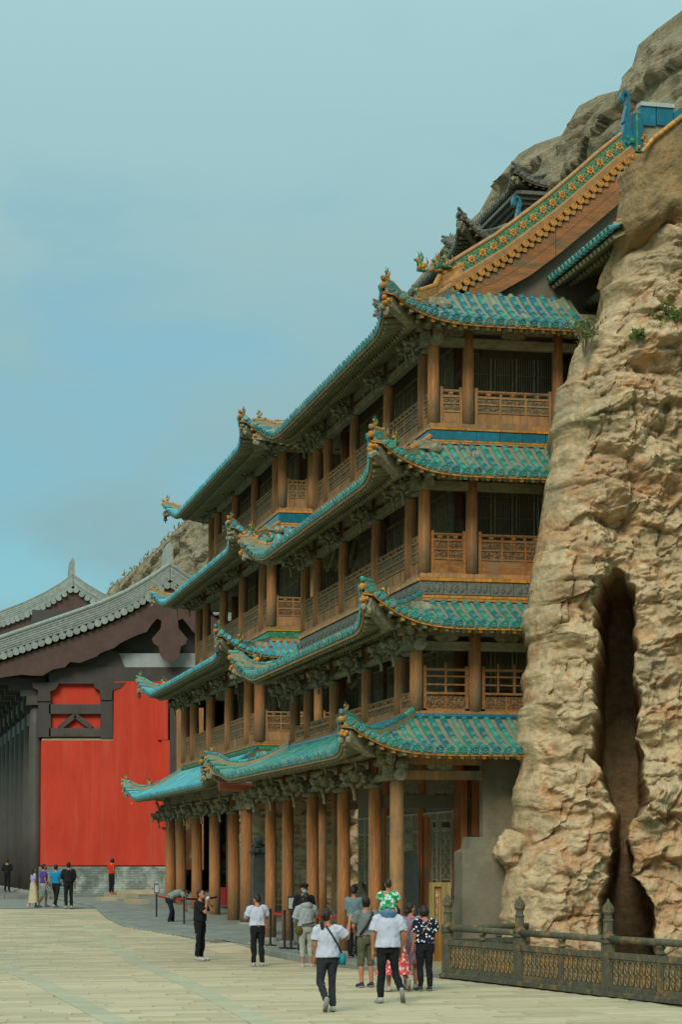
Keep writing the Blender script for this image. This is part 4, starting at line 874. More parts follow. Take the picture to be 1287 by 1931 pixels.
lo_e = [onY(px, py, YG) for px, py in ((880, 560), (935, 556), (1000, 520), (1060, 475), (1120, 425), (1190, 366), (1215, 340))]
lx, lz = [p.x for p in lo_e], [p.z for p in lo_e]
def bargez(x, f): return gz_near(x) - .12 + (min(gz_near(x) - .16, float(np.interp(x, lx, lz))) - gz_near(x) + .12) * f
segs = [(13.95, 16.05), (16.06, XR + .1)]
for (xa, xb) in segs:
    for f0, f1 in ((0, .47), (.485, 1.0)):
        X = np.linspace(xa, xb, 14); b = MB(); poly = [(x, YG - .02, bargez(x, f0)) for x in X] + [(x, YG - .02, bargez(x, f1)) for x in X[::-1]]; b.prism(poly, (0, .06, 0)); obj('bargeboard_plank', b, M['plank'], UR)
# sweep of ridge from the gable foot to the corner
b = MB(); pts = [at_s(bxs[0] + 1.0, .3)[0], at_s(bxs[0] + .4, .3)[0], NR[3].hip(.25, False, .25), NR[3].hip(.5, False, .24)]; b.band(pts, .12, .2, 0); b.tube([p + Vector((0, 0, .14)) for p in pts], .06, 8, 1); obj('hip_ridge', b, [M['org'], M['yel']], UR)
for k, (px, py, m_) in enumerate(((828, 512, 2), (846, 505, 0), (796, 512, 1))):
    obj('ridge_beast', me_beast[m_], None, UR, onY(px, py, YG - .1), RZ(20), (.85,)*3)
def fz_far(x): t = (x - 15.6) / 5.0; return 17.6 + 3.9 * (.62*t + .38*t*t)
UR2 = toproof(far_p, fz_far, 15.6, 20.6, 77.1, 91.0, False)
for yy in (77.5, 90.4): obj('ridge_dragon', chiwen((20.6, yy, fz_far(20.6) + .1), 1.0), [M['blue'], M['green'], M['yel']], UR2)
b = MB(); b.band([(x, 77.05, fz_far(x) - .45) for x in np.linspace(15.7, 20.6, 16)], .06, .7); b.tube([(x, 77.0, fz_far(x) + .2) for x in np.linspace(15.5, 20.6, 16)], .12, 8); obj('bargeboard', b, M['plank'], UR2)
# ---------------------------------------------------------------- ground floor of the near pavilion: doors, side wall, painted beams
def slab_px(px0, py0, px1, py1, y, th):
    a, b = onY(px0, py1, y), onY(px1, py0, y); m = MB(); m.bx(a.x, y, a.z, b.x, y + th, b.z); return m
def part_px(name, m_, px0, py0, px1, py1, y, th, parent=None): return obj(name, slab_px(px0, py0, px1, py1, y, th), M[m_], parent or near_p)
YI = 50.28
for q in ((790, 1478, 797, 1712), (800, 1540, 812, 1712), (857, 1478, 869, 1690)): part_px('door_post', 'redpost', *q, YI - .1, .14)
part_px('transom', 'dark', 716, 1500, 866, 1523, YI - .16, .16)
a, b_ = onY(829, 1675, YI - .06), onY(853, 1546, YI - .06); dl_ = obj('door_leaf', lattice(b_.x - a.x, b_.z - a.z, 'diamond'), [M['lat'], M['brown']], near_p, fix=True); dl_.location = a - wl(near_p); WL[dl_.name] = a
a, b_ = onY(813, 1675, YI - .02), onY(826, 1546, YI - .02); o = obj('door_leaf', lattice(b_.x - a.x, b_.z - a.z, 'diamond'), [M['lat'], M['brown']], near_p); o.location = a - wl(near_p)
for q in ((762, 1548, 778, 1606), (818, 1468, 858, 1500), (762, 1468, 790, 1500)):
    a, b_ = onY(q[0], q[3], YI - .05), onY(q[2], q[1], YI - .05); o = obj('lattice_window', lattice(b_.x - a.x, b_.z - a.z, 'win', 6), [M['greyc'], M['dark']], near_p); o.location = a - wl(near_p)
for k, q in enumerate(((871, 1470, 882, 1600), (883, 1470, 889, 1580), (890, 1470, 911, 1576))): part_px('wall_board', 'redpost' if k != 1 else 'brown', *q, 49.2 + .02*k, .08)
part_px('side_wall', 'plaster', 912, 1428, 1040, 1850, 48.1, .3)
b = MB(); pl = [(873, 1850), (873, 1607), (886, 1600), (890, 1578), (978, 1578), (978, 1850)]; b.prism([onY(px, py, 47.2) for px, py in pl], (0, .7, 0)); obj('low_wall', b, M['plaster'], near_p)
b = MB(); a = onY(862, 1800, 48.6); b.bx(a.x - .2, 48.4, 0, a.x + .25, 49.8, .45); b.bx(a.x - .45, 47.9, 0, a.x + .25, 48.39, .22); obj('stone_steps', b, M['mort'], near_p)
for (py0, py1) in ((1463, 1472), (1476, 1492)):
    a, b_ = onY(413, py1, 65.2), onY(500, py0, 65.2); b = MB(); b.tube([(a.x, 65.2, (a.z + b_.z)/2), (b_.x + .6, 65.2, (a.z + b_.z)/2)], (b_.z - a.z)/2, 12); obj('painted_beam', b, M['orangeb'], near_p, smooth=True)
# ================================================================== dark pavilion on the cliff ledge behind
dk = thing('pavilion', 'small black weathered pavilion with dark grey tiled double eaves behind the orange gable', 'pavilion', (23, 77, 16))
dx, dy = 21.75, 74.5
b = MB(); b.bx(dx, dy, 15, 26, 84, 24.0); b.bx(dx + 1.9, dy + 1.6, 23.9, 26, 83, 26.3); obj('wall', b, M['dark'], dk)
for y in (dy, dy + 3, dy + 6, dy + 9):
    b = MB(); b.cyl((dx - .2, y, 15), (dx - .2, y, 24), .17, .16, 10); obj('column', b, M['dark'], dk)
    b = MB(); b.bx(dx - .5, y - .2, 23.2, dx + .1, y + .2, 23.5); b.bx(dx - .8, y - .14, 23.5, dx + .1, y + .14, 23.75); b.bx(dx - 1.1, y - .1, 23.75, dx, y + .1, 23.95); obj('bracket', b, M['black'], dk)
b = MB()
for k in range(5): b.bx(dx + 1.7 - .15*k, dy + 1.3 - .15*k, 25.3 + .14*k, 26, 83.4, 25.42 + .14*k)
obj('stepped_cornice', b, M['frieze'], dk)
skirt(dk, Skirt(dx + .7, dy + .7, 83, 2.1, 23.55, 24.55, .6, 2.2, .25, 25.6), 0, 'tile', 'tile', [0], False, grey=True, beasts=(.6,))
skirt(dk, Skirt(dx + 3.3, dy + 2.9, 82, 2.2, 26.25, 27.3, .35, 1.8, .2, 26.8), 1, 'tile', 'tile', [0], False, grey=True, beasts=(.9,))
b = MB(); b.bx(dx + 3.2, dy + 2.7, 27.2, 27, dy + 2.95, 27.6); b.tube([(dx + 3.2, dy + 2.8, 27.65), (27, dy + 2.8, 27.65)], .1, 8); obj('ridge', b, M['dtile'], dk)
# ================================================================== gallery roof running towards us above the crag
ga = thing('gallery', 'short covered gallery eave with teal and orange tile ends above the crag', 'gallery roof', (16.2, 47.5, 15))
y0_, y1_ = 45.5, 50.4; ex_, ez_ = 16.0, 15.95
b = MB(); b.add([(ex_, y0_, ez_), (ex_, y1_, ez_), (19, y1_, ez_ + 1.6), (19, y0_, ez_ + 1.6)], [(0, 1, 2, 3)]); b.add([(ex_, y0_, ez_-.08), (ex_, y1_, ez_-.08), (19, y1_, ez_ + 1.5), (19, y0_, ez_ + 1.5)], [(3, 2, 1, 0)], 1); groof = obj('roof', b, [M['pan'], M['rafter']], ga)
y = y0_ + .1; k = 0
while y < y1_ - .05:
    o = obj('eave_tile', me_eave['tile'], None, groof, (ex_ - .05, y, ez_ + .02), quat((0, -1, 0), Vector((1, 0, .53)).normalized(), Vector((-.53, 0, 1)).normalized()), (1, 1.6, 1))
    b = MB(); b.ell((ex_ + .18, y, ez_ + .23), (.09, .07, .06), 6, 4); obj('tile_nail_cap', b, M['yel'], groof)
    b = MB(); b.beam((ex_ + .02, y, ez_ - .14), (18.5, y, ez_ + 1.15), .08, .08); b.beam((ex_ + .45, y, ez_ - .06), (18.5, y, ez_ + .95), .09, .09); obj('rafter', b, M['rafter'], groof)
    y += .25; k += 1
b = MB(); b.cyl((16.9, y0_, 15.45), (16.9, y1_ - .3, 15.45), .12, .12, 10); obj('purlin', b, M['grey'], ga, smooth=True)
b = MB(); b.bx(18.2, y0_, 13, 18.4, y1_, 17); b.bx(14.4, y1_ - .1, 14.2, 18.2, y1_, 15.6); obj('back_wall', b, M['dark'], ga)
b = MB(); q0, q1 = onY(890, 548, 50.2), onY(1022, 548, 50.2)
x = onY(985, 545, 50.05).x
for j in range(2):
    for k in range(3): b = MB(); b.bx(x + .3*k + .005, 50.0, 15.02 + .2*j, x + .3*k + .29, 50.06, 15.2 + .2*j); obj('band_tile', b, M['blue' if j else 'org'], ga)
# mud-plastered wall with yellow tile coping at the top right
YM = 44.75
mw = thing('mud_wall', 'tan mud-plastered wall with a sloping yellow tile coping at top right', 'wall', (16.5, YM, 13))
pl = [(1211, 290), (1232, 265), (1260, 243), (1300, 212), (1340, 180), (1340, 560), (1262, 560), (1235, 540), (1208, 500), (1205, 430), (1204, 400), (1209, 360)]
ru = np.linspace(1203, 1350, 90); cp_ = lambda px: float(np.interp(px, [1203, 1211, 1232, 1260, 1300, 1350], [300, 290, 266, 244, 213, 176])); rows_ = []
for px in ru:
    c_ = []
    for t in np.linspace(0, 1, 130):
        py = cp_(px) + (560 - cp_(px))*t; q = onY(px, py, YM); c_.append((q.x, q.y, q.z))
    rows_.append(c_)
Pm = np.array(rows_); e_ = np.clip((Pm[..., 0] - Pm[:1, :, 0]) / .35, 0, 1); low_ = sstep(16.3, 15.3, Pm[..., 2] + fbm(Pm[..., 0], Pm[..., 2]*0, Pm[..., 2]*.5, 3)*.5)
Pm[..., 1] += 1.2*(1 - np.sqrt(1 - (1 - e_)**2)) + fbm(Pm[..., 0]*1.5, Pm[..., 2]*0, Pm[..., 2]*1.5, 5)*(.06 + .22*low_) + np.abs(fbm(Pm[..., 0]*2, Pm[..., 2]*0 + 4, Pm[..., 2]*5, 4))*.14*low_ + 1.3*sstep(16.2, 15.2, Pm[..., 2] + fbm(Pm[..., 0]*1.2, Pm[..., 2]*0 + 3, Pm[..., 2]*.3, 3)*.5)
Pm[..., 0] += fbm(Pm[..., 0]*.9, Pm[..., 2]*0 + 8, Pm[..., 2]*1.6, 4)*.09
gridobj('wall', Pm[:, ::-1], M['mud'], parent=mw)
pts = [onY(px, py, YM) for px, py in ((1211, 288), (1232, 263), (1260, 241), (1300, 210), (1340, 178))]
for k in range(len(pts) - 1):
    n_ = 3
    for j in range(n_):
        a, c = pts[k].lerp(pts[k+1], j/n_), pts[k].lerp(pts[k+1], (j+1)/n_ - .02); b = MB(); b.tube([a + Vector((0, -.05, 0)), c + Vector((0, -.05, 0))], .05, 8); obj('coping_tile', b, M['yel'], mw)
br = thing('ridge_wall', 'glossy blue tiled ridge wall beside the large ridge dragon', 'ridge', (19, 50.3, 19.4))
qs = [(1206, 237, 1236), (1236, 237, 1270)]
for (a_, yb, c_) in qs:
    p0, p1 = onY(a_ + 1, 238, 50.3), onY(c_ - 1, 203, 50.3); b = MB(); b.bx(p0.x, 50.2, p0.z, p1.x, 50.4, p1.z); obj('glazed_panel', b, M['blue'], br)
b = MB(); b.prism([onY(px, py, 50.2) for px, py in ((1271, 237), (1271, 213), (1300, 192), (1330, 192), (1330, 220), (1300, 222))], (0, .2, 0)); obj('glazed_panel', b, M['blue'], br)
p0, p1 = onY(1206, 202.5, 50.3), onY(1270, 199.5, 50.3); b = MB(); b.bx(p0.x, 50.16, p0.z + .005, p1.x, 50.44, p1.z); obj('cap', b, M['white'], br)
p0, p1 = onY(1206, 300, 50.3), onY(1330, 239, 50.3); b = MB(); b.bx(p0.x, 50.26, p0.z, p1.x, 50.5, p1.z - .005); obj('base', b, M['mort'], br)
# ================================================================== red hall on the left
YH = 112.6
def hp(px, py, y=YH): return onY(px, py, y)
hall = thing('hall', 'large red-walled hall with grey gabled roof and brown bargeboards', 'hall', tuple(hp(190, 1688)))
def hpoly(name, pts, m_, y, th, parent=hall): b = MB(); b.prism([hp(px, py, y) for px, py in pts], (0, th, 0)); return obj(name, b, M[m_], parent)
def hbox(name, px0, py0, px1, py1, m_, y, th, parent=hall): return hpoly(name, [(px0, py1), (px1, py1), (px1, py0), (px0, py0)], m_, y, th, parent)
hpoly('red_wall', [(76, 1632), (318, 1632), (318, 1285), (215, 1285), (213, 1396), (78, 1396)], 'red', YH - .25, 1.2)
hbox('red_panel', 92, 1285, 216, 1398, 'red', YH + .05, 1.0)
b = MB(); b.prism([hp(78, 1396, YH - .25), hp(213, 1396, YH - .25), hp(213, 1389, YH + .05), hp(84, 1389, YH + .05)], (0, .02, .02)); obj('wall_ledge', b, M['mort'], hall)
hbox('wall_edge', 298, 1300, 316, 1395, 'red', YH - .4, .3); hbox('wall_edge', 305, 1396, 320, 1560, 'red', YH - .42, .4)
bw = hbox('brick_base', 73, 1634, 330, 1690, 'frieze', YH - .3, .6)
# bricks of the base, slightly proud of the joints
M['brick'] = mat('grey_brick', hx('7f8980'), hx('6a746c'), ns=2, wear=hx('a8b0a4'), ws=1.2, wt=(.48, .62), rnd=.2, bump=.1)
a0, a1 = hp(73, 1690, YH - .3), hp(318, 1634, YH - .3); nrow = 12; hz_ = (a1.z - a0.z)/nrow; b = MB()
for j in range(nrow):
    x = a0.x - (j % 2)*.2
    while x < a1.x: b.bx(max(a0.x, x) + .008, YH - .318, a0.z + hz_*j + .006, min(a1.x, x + .4) - .004, YH - .295, a0.z + hz_*(j+1) - .006); x += .4
obj('bricks', b, M['brick'], bw, kind='stuff')
for nm, q in (('beam', (92, 1328, 190, 1346)), ('beam', (92, 1373, 190, 1389)), ('post', (190, 1300, 212, 1393)), ('post', (72, 1310, 95, 1390)), ('top_beam', (92, 1258, 420, 1286)), ('top_beam', (88, 1286, 260, 1289))): hbox(nm, *q, 'black', YH - .22, .3)
hpoly('bracket', [(176, 1287), (236, 1287), (226, 1297), (212, 1302), (210, 1320), (190, 1320), (188, 1302), (178, 1297)], 'black', YH - .3, .3)
hpoly('bracket', [(60, 1287), (112, 1287), (104, 1300), (94, 1304), (95, 1322), (70, 1322), (72, 1302), (62, 1297)], 'black', YH - .3, .3)
b = MB(); c0, c1, c2 = hp(141, 1349, YH - .1), hp(112, 1372, YH - .1), hp(172, 1372, YH - .1); b.beam(c0, c1, .25, .22, up=(0, 1, 0)); b.beam(c0, c2, .25, .22, up=(0, 1, 0)); obj('inverted_v_strut', b, M['black'], hall)
hbox('white_panel', 214, 1232, 430, 1258, 'white', YH + .02, .1); hbox('gable_back', 60, 1150, 430, 1235, 'black', YH + .4, .1)
hpoly('gable_truss', [(92, 1258), (235, 1258), (226, 1236), (214, 1222), (205, 1212), (180, 1222), (160, 1245), (130, 1250)], 'black', YH - .1, .2)
hbox('short_post', 198, 1205, 213, 1236, 'black', YH - .2, .2)
# bargeboards with scalloped lower edge, hanging fish, rake
up_ = [(-60, 1262), (0, 1249), (70, 1225), (137, 1202), (190, 1183), (239, 1161), (285, 1134), (318, 1110)]
lo_ = [(318, 1178), (296, 1166), (284, 1180), (276, 1192), (262, 1196), (244, 1204), (226, 1213), (215, 1222), (203, 1226), (188, 1232), (182, 1238), (168, 1243), (150, 1250), (132, 1248), (122, 1258), (100, 1262), (80, 1274), (62, 1274), (40, 1272), (0, 1278), (-60, 1292)]
hpoly('bargeboard', up_ + lo_, 'maroon', YH - .9, .12)
mir = lambda L_: [(640 - x, y) for x, y in L_]
hpoly('bargeboard', mir(up_ + lo_), 'maroon', YH - .885, .12)
fish = [(308, 1108), (332, 1108), (334, 1160), (337, 1185), (348, 1198), (354, 1205), (350, 1214), (341, 1219), (338, 1235), (330, 1246), (320, 1250), (310, 1246), (302, 1235), (299, 1219), (290, 1214), (286, 1205), (292, 1198), (303, 1185), (306, 1160)]
hpoly('hanging_fish_board', fish, 'maroon', YH - .97, .07)
# roof: rake of stacked tile courses, scalloped tile ends, slopes behind
rk_ = [(-80, 1262), (0, 1243), (70, 1219), (137, 1196), (190, 1177), (239, 1155), (285, 1128), (320, 1104)]
me_hd = shared('rake_tile_end', (lambda m: (m.ell((0, 0, 0), (.20, .16, .17), 8, 5), m.tube([(0, .3, .02), (0, -.14, .02)], [.17, .18], 10), m)[-1])(MB()), M['rtile'])
for mir_ in (False, True):
    R2 = rk_ if not mir_ else mir(rk_)
    for j in range(6):
        b = MB(); b.band([hp(px, py, YH - .95) + Vector((0, .02*j, .33 + .115*j)) for px, py in (R2 if j < 5 else R2)], .34, .085); obj('rake_course', b, M['rtile'], hall)
    b = MB(); b.tube([hp(px, py, YH - .8) + Vector((0, 0, 1.08)) for px, py in R2], .11, 8); obj('rake_cap', b, M['rtile'], hall)
    b = MB(); A = [hp(px, py, YH - .9) + Vector((0, 0, .25)) for px, py in R2]; B = [p + Vector((0, 34, 0)) for p in A]; b.strip(A, B); b.strip([p - Vector((0, 0, .5)) for p in A], [p - Vector((0, 0, .5)) for p in B]); slope = obj('roof_slope', b, M['rtile'], hall)
    acc = 0
    for (xa, ya), (xb, yb) in zip(R2[:-1], R2[1:]):
        n_ = max(1, int(abs(xb - xa) / 11.5))
        for k in range(n_): t = (k + .5)/n_; obj('rake_tile_end', me_hd, None, slope, hp(xa + (xb-xa)*t, ya + (yb-ya)*t, YH - 1.0) + Vector((0, 0, .08)))
b = MB(); c = hp(320, 1092); b.prism([hp(px, py, YH - .8) for px, py in ((313, 1100), (313, 1050), (315, 1030), (320, 1022), (326, 1030), (327, 1060), (326, 1100))], (0, 1.6, 0)); obj('ridge_finial', b, M['rtile'], hall)
b = MB(); b.bx(c.x - .25, YH, c.z - .5, c.x + .25, YH + 34, c.z + .7); obj('ridge', b, M['rtile'], hall)
# west colonnade
XC = 9.0
for k in range(8):
    y = 113.0 + 3.6*k; b = MB(); b.tube([(XC, y, .85), (XC, y, 4), (XC, y, 9.2), (XC, y, 10.2)], [.36, .36, .32, .25], 14); cobj = obj('column', b, M['black'], hall, smooth=True)
    b = MB(); b.bx(XC - .45, y - .45, 10.2, XC + .45, y + .45, 10.65); b.bx(XC - .75, y - .25, 10.65, XC + .5, y + .25, 10.95); b.bx(XC - 1.3, y - .2, 10.95, XC + .5, y + .2, 11.25); b.bx(XC - 1.9, y - .18, 11.25, XC + .5, y + .18, 11.55); obj('bracket', b, M['black'], hall)
    b = MB(); b.lathe((XC, y, .7), [(.6, 0), (.6, .08), (.45, .16), (.4, .17)], 14); obj('column_base', b, M['stoneg'], cobj)
b = MB(); b.bx(XC + 1.6, 112.9, .7, XC + 1.8, 146, 12); obj('front_wall', b, M['red'], hall)
b = MB(); b.bx(XC - .2, 112.8, 9.3, XC + .2, 142, 9.9); obj('front_beam', b, M['black'], hall)
b = MB(); y = 112.0
while y < 140: b.beam((XC - 3.4, y, 11.5), (XC + 1.5, y, 13.2), .16, .16); y += .5
obj('rafters', b, M['black'], hall, kind='stuff')
b = MB()
for k in range(8): y = 113.0 + 3.6*k; b.bx(XC - .5, y + 1.6, 9.9, XC + .3, y + 2.0, 11.3); b.bx(XC - 1.2, y + 1.65, 11.0, XC + .3, y + 1.95, 11.4)
obj('brackets', b, M['black'], hall, kind='stuff')
# second hall farther off
Y2 = 142.0
h2 = thing('hall', 'farther grey-roofed hall whose gable peeks over the red hall', 'hall', tuple(onY(137, 1690, Y2)))
def h2poly(name, pts, m_, y, th): b = MB(); b.prism([onY(px, py, y) for px, py in pts], (0, th, 0)); return obj(name, b, M[m_], h2)
r2 = [(-120, 1222), (-60, 1203), (0, 1182), (45, 1165), (85, 1146), (115, 1128), (137, 1112)]
l2 = [(137, 1175), (125, 1168), (118, 1180), (100, 1180), (85, 1195), (60, 1198), (45, 1208), (30, 1205), (15, 1220), (0, 1222), (-60, 1240), (-120, 1256)]
m2_ = lambda L_: [(274 - x, y) for x, y in L_]
h2poly('bargeboard', r2 + l2, 'maroon', Y2 - .9, .12); h2poly('bargeboard', m2_(r2 + l2), 'maroon', Y2 - .885, .12)
h2poly('gable_wall', [(-60, 1690), (-60, 1230), (137, 1150), (330, 1230), (330, 1690)], 'black', Y2 + .3, .3)
for R2 in (r2, m2_(r2)):
    for j in range(6):
        b = MB(); b.band([onY(px, py, Y2 - .95) + Vector((0, .02*j, .30 + .13*j)) for px, py in R2], .34, .10); obj('rake_course', b, M['rtile'], h2)
    b = MB(); A = [onY(px, py, Y2 - .9) + Vector((0, 0, .2)) for px, py in R2]; B = [p + Vector((0, 20, 0)) for p in A]; b.strip(A, B); b.strip([p - Vector((0, 0, .5)) for p in A], [p - Vector((0, 0, .5)) for p in B]); slope = obj('roof_slope', b, M['rtile'], h2)
    for (xa, ya), (xb, yb) in zip(R2[:-1], R2[1:]):
        n_ = max(1, int(abs(xb - xa) / 9))
        for k in range(n_): t = (k + .5)/n_; obj('rake_tile_end', me_hd, None, slope, onY(xa + (xb-xa)*t, ya + (yb-ya)*t, Y2 - 1.0) + Vector((0, 0, .08)))
b = MB(); b.prism([onY(px, py, Y2 - .8) for px, py in ((131, 1104), (131, 1075), (133, 1058), (137, 1051), (141, 1058), (141, 1080), (142, 1104))], (0, 1.2, 0)); obj('ridge_finial', b, M['rtile'], h2)
# timber lean-to between the red wall and the far pavilion
lt = thing('timber_screen', 'orange timber door screen with a dark post between red wall and far pavilion', 'screen', tuple(onZ(330, 1690, .6)))
for k, q in enumerate(((322, 1335, 333, 1640, 'black', 101.5, .3), (333, 1335, 344, 1640, 'wood', 101.4, .2), (345, 1338, 372, 1420, 'brown', 101.6, .1), (345, 1425, 372, 1640, 'brown', 101.62, .1), (345, 1420, 372, 1426, 'wood2', 101.5, .15), (373, 1335, 384, 1640, 'wood2', 101.4, .2))):
    a, b_ = onY(q[0], q[3], q[5]), onY(q[2], q[1], q[5]); b = MB(); b.bx(a.x, q[5], max(a.z, .5), b_.x, q[5] + q[6], b_.z); obj(('post', 'post', 'panel', 'panel', 'rail', 'post')[k], b, M[q[4]], lt)
# low sandstone steps by the red hall
st = thing('stone_steps', 'low broken sandstone steps in front of the red hall', 'steps', tuple(onZ(225, 1700, .6)))
for (px0, px1, py, h) in ((190, 222, 1701, .28), (205, 262, 1697, .42), (222, 300, 1692, .5), (245, 282, 1707, .3)):
    a, b_ = onZ(px0, py, .55), onZ(px1, py, .55); b = MB(); b.bx(a.x, a.y, .4, b_.x, a.y + 2.2, .55 + h*.7); obj('step', b, M['slab'], st)
# ================================================================== things in and around the verandas
b = MB(); q = [(762, 1760), (762, 1607), (784, 1604), (790, 1612), (790, 1760)]; b.prism([onY(px, min(py, 1812), 49.3) for px, py in q], (0, .35, 0)); tag(obj('stele', b, M['darkstone'], None, onY(776, 1812, 49.3)), 'plain dark stone stele behind the grey corner column', 'stele')
s2 = thing('stele', 'dark stone stele with a carved dragon crown between the two pavilions', 'stele', (14.2, 67.5, .1))
a, b_ = onY(477, 1750, 67.5), onY(500, 1618, 67.5); b = MB(); b.bx(a.x, 67.4, .05, b_.x + .3, 67.8, b_.z); obj('slab', b, M['darkstone'], s2)
b = MB(); rr = random.Random(3); b.bx(a.x + .05, 67.45, b_.z, b_.x + .25, 67.75, b_.z + .45)
for k in range(30): b.ell((rr.uniform(a.x - .05, b_.x + .3), 67.4 + rr.uniform(-.08, .05), b_.z + rr.uniform(0, .62)), rr.uniform(.05, .12), 6, 4)
obj('crown', b, M['darkstone'], s2)
# boulder inside the near veranda, pale rock face between the pavilions and behind the far veranda
def blob(c, r, seed, m_, n=40, amp=.3, f=1.2):
    th = np.linspace(0, math.pi, n); ph = np.linspace(0, 2*math.pi, 2*n); T_, P_ = np.meshgrid(th, ph, indexing='ij')
    D = np.stack([np.sin(T_)*np.cos(P_), np.sin(T_)*np.sin(P_), np.cos(T_)], -1); k = 1 + amp*fbm(D[..., 0]*f + seed, D[..., 1]*f, D[..., 2]*f, 4) - .12*np.abs(fbm(D[..., 0]*2+seed, D[..., 1]*2, D[..., 2]*3, 3))
    return D * k[..., None] * np.array(r)
bo = gridobj('boulder', blob(0, (.75, 2.0, 1.0), 3, 'b'), M['boulder'], loc=(13.15, 57.2, .75)); tag(bo, 'large rounded grey boulder inside the near veranda', 'boulder')
b2 = gridobj('boulder', blob(0, (.42, .5, .42), 8, 'b'), M['rock'], loc=onY(968, 1605, 46.8)); tag(b2, 'rounded boulder lodged high between plaster wall and crag', 'boulder')
zz, yy = np.meshgrid(np.linspace(-.2, 1, 120), np.linspace(60, 100, 260), indexing='ij'); zz = zz * np.where(yy < 73, 15.0, 4.9); xx = np.where(yy < 73, 18.2, 16.9) + fbm(yy*.4, zz*.4, yy*0, 4)*.7 - np.abs(fbm(yy*.3, zz*1.6, yy*0+3, 4))*.5 + zz*.06
# rock face is only open between the pavilions and under the far veranda
pr = gridobj('rock_face', np.stack([xx, yy, zz], -1), M['rock']); pr['kind'] = 'structure'
# ================================================================== carved balustrade on the right
fe = thing('fence', 'dark carved timber balustrade with pointed finial posts before the crag', 'fence', tuple(onZ(985, 1857, 0)))
fp = [onZ(845, 1842, .0), onZ(981, 1857, 0), onZ(1148, 1877, 0)]; fp.append(fp[2] + (fp[2] - fp[1]).normalized()*3.6 + Vector((.12, 0, 0)))
pm_ = MB()
pm_.bx(-.10, -.10, .08, .10, .10, 1.02); pm_.lathe((0, 0, 1.02), [(.13, 0), (.13, .05), (.09, .07), (.085, .28), (.10, .31), (.075, .34), (.07, .40), (.105, .46), (.11, .52), (.085, .58), (.04, .63), (.008, .70)], 12)
pm_.bx(-.13, -.13, .93, .13, .13, .985)
me_post = shared('post', pm_, M['post'])
def fence_bay(A, B, npan):
    d = (B - A); Ln = d.length; d.normalize(); n = Vector((d.y, -d.x, 0)); n = -n if n.x > 0 and n.y > 0 else n
    def R_(mb, t0, t1, z0, z1, th, off=0):
        a, c = A + d*t0 + n*off, A + d*t1 + n*off; o = n*th/2
        mb.add([(p.x, p.y, z) for z in (z0, z1) for p in (a-o, c-o, c+o, a+o)], [(0,3,2,1),(4,5,6,7),(0,1,5,4),(1,2,6,5),(2,3,7,6),(3,0,4,7)])
    b = MB(); b.tube([A + d*.08 + Zup*1.0, A + d*(Ln - .08) + Zup*1.0], .065, 10); obj('top_rail', b, M['post'], fe, smooth=True)
    b = MB(); R_(b, .1, Ln - .1, .66, .77, .10); obj('middle_rail', b, M['post'], fe)
    b = MB(); R_(b, .0, Ln, 0, .085, .34); R_(b, .1, Ln - .1, .085, .15, .10); obj('sill', b, M['post'], fe)
    pw = (Ln - .2)/npan
    for k in range(npan):
        t = .1 + pw*k
        if k: b = MB(); R_(b, t - .045, t + .045, .15, .66, .09); p = A + d*t; b.lathe((p.x, p.y, .77), [(.04, 0), (.075, .04), (.045, .09), (.08, .15), (.07, .18)], 10); obj('stile', b, M['post'], fe)
        b = MB(); R_(b, t + .05, t + pw - .05, .15, .66, .03); pn_ = obj('carved_panel', b, M['fpanel'], fe)
        fr = MB(); R_(fr, t + .05, t + .085, .15, .66, .06); R_(fr, t + pw - .085, t + pw - .05, .15, .66, .06); R_(fr, t + .085, t + pw - .085, .61, .66, .06); R_(fr, t + .085, t + pw - .085, .15, .19, .06); obj('panel_frame', fr, M['post'], pn_)
        cv = MB(); w_ = pw - .22; m = max(3, int(w_/.17))
        for row in (0, 1):
            for j in range(m):
                c = A + d*(t + .11 + w_*(j + .5)/m) + Zup*(.30 + .21*row)
                for sgn in (1, -1):
                    ring = [c + n*(sgn*.02) + d*(math.cos(a)*.052 + math.sin(a)*.02) + Zup*(math.sin(a)*.10) for a in np.linspace(0, 2*math.pi, 11)]
                    cv.tube(ring, .015, 4, caps=False)
                cv.ell(c, (.03, .03, .06), 6, 4)
        obj('carving', cv, M['fcarve'], pn_)
for k, p in enumerate(fp): obj('post', me_post, None, fe, p)
for k in range(3): fence_bay(fp[k], fp[k+1], 2)
bk = fp[0] + Vector((2.7, 1.7, 0)); fence_bay(fp[0], bk, 2)
# ================================================================== rope-line stanchions with red belts
me_st = shared('post', (lambda m: (m.lathe((0, 0, 0), [(.17, 0), (.17, .02), (.05, .035), (.032, .05), (.032, .95), (.04, .96), (.04, 1.0), (.01, 1.01)], 14), m)[-1])(MB()), M['steel'])
SP = [(295, 1738, .16, 'left of the bending man', 1), (347, 1746, .15, 'right of the bending man', 0), (510, 1783, .05, 'beside the second column, right of the man in white', 0), (537, 1788, .05, 'left of the placard post', 0), (549, 1789, .05, 'carrying a small white placard', 1)]
pts = []
for k, (px, py, z, lb_, pl_) in enumerate(SP):
    p = onZ(px, py, z + .015); pts.append(p); t = thing('stanchion', 'black belt stanchion ' + lb_, 'stanchion', tuple(p), 'black belt stanchions on the terrace'); obj('post', me_st, None, t, p, RZ(k*40))
    if pl_:
        b = MB(); b.bx(p.x - .09, p.y - .02, p.z + 1.02, p.x + .09, p.y + .0, p.z + 1.38); pq = obj('placard', b, M['steel'], t); b = MB(); b.bx(p.x - .07, p.y - .026, p.z + 1.06, p.x + .07, p.y - .021, p.z + 1.34); obj('sheet', b, M['white'], pq)
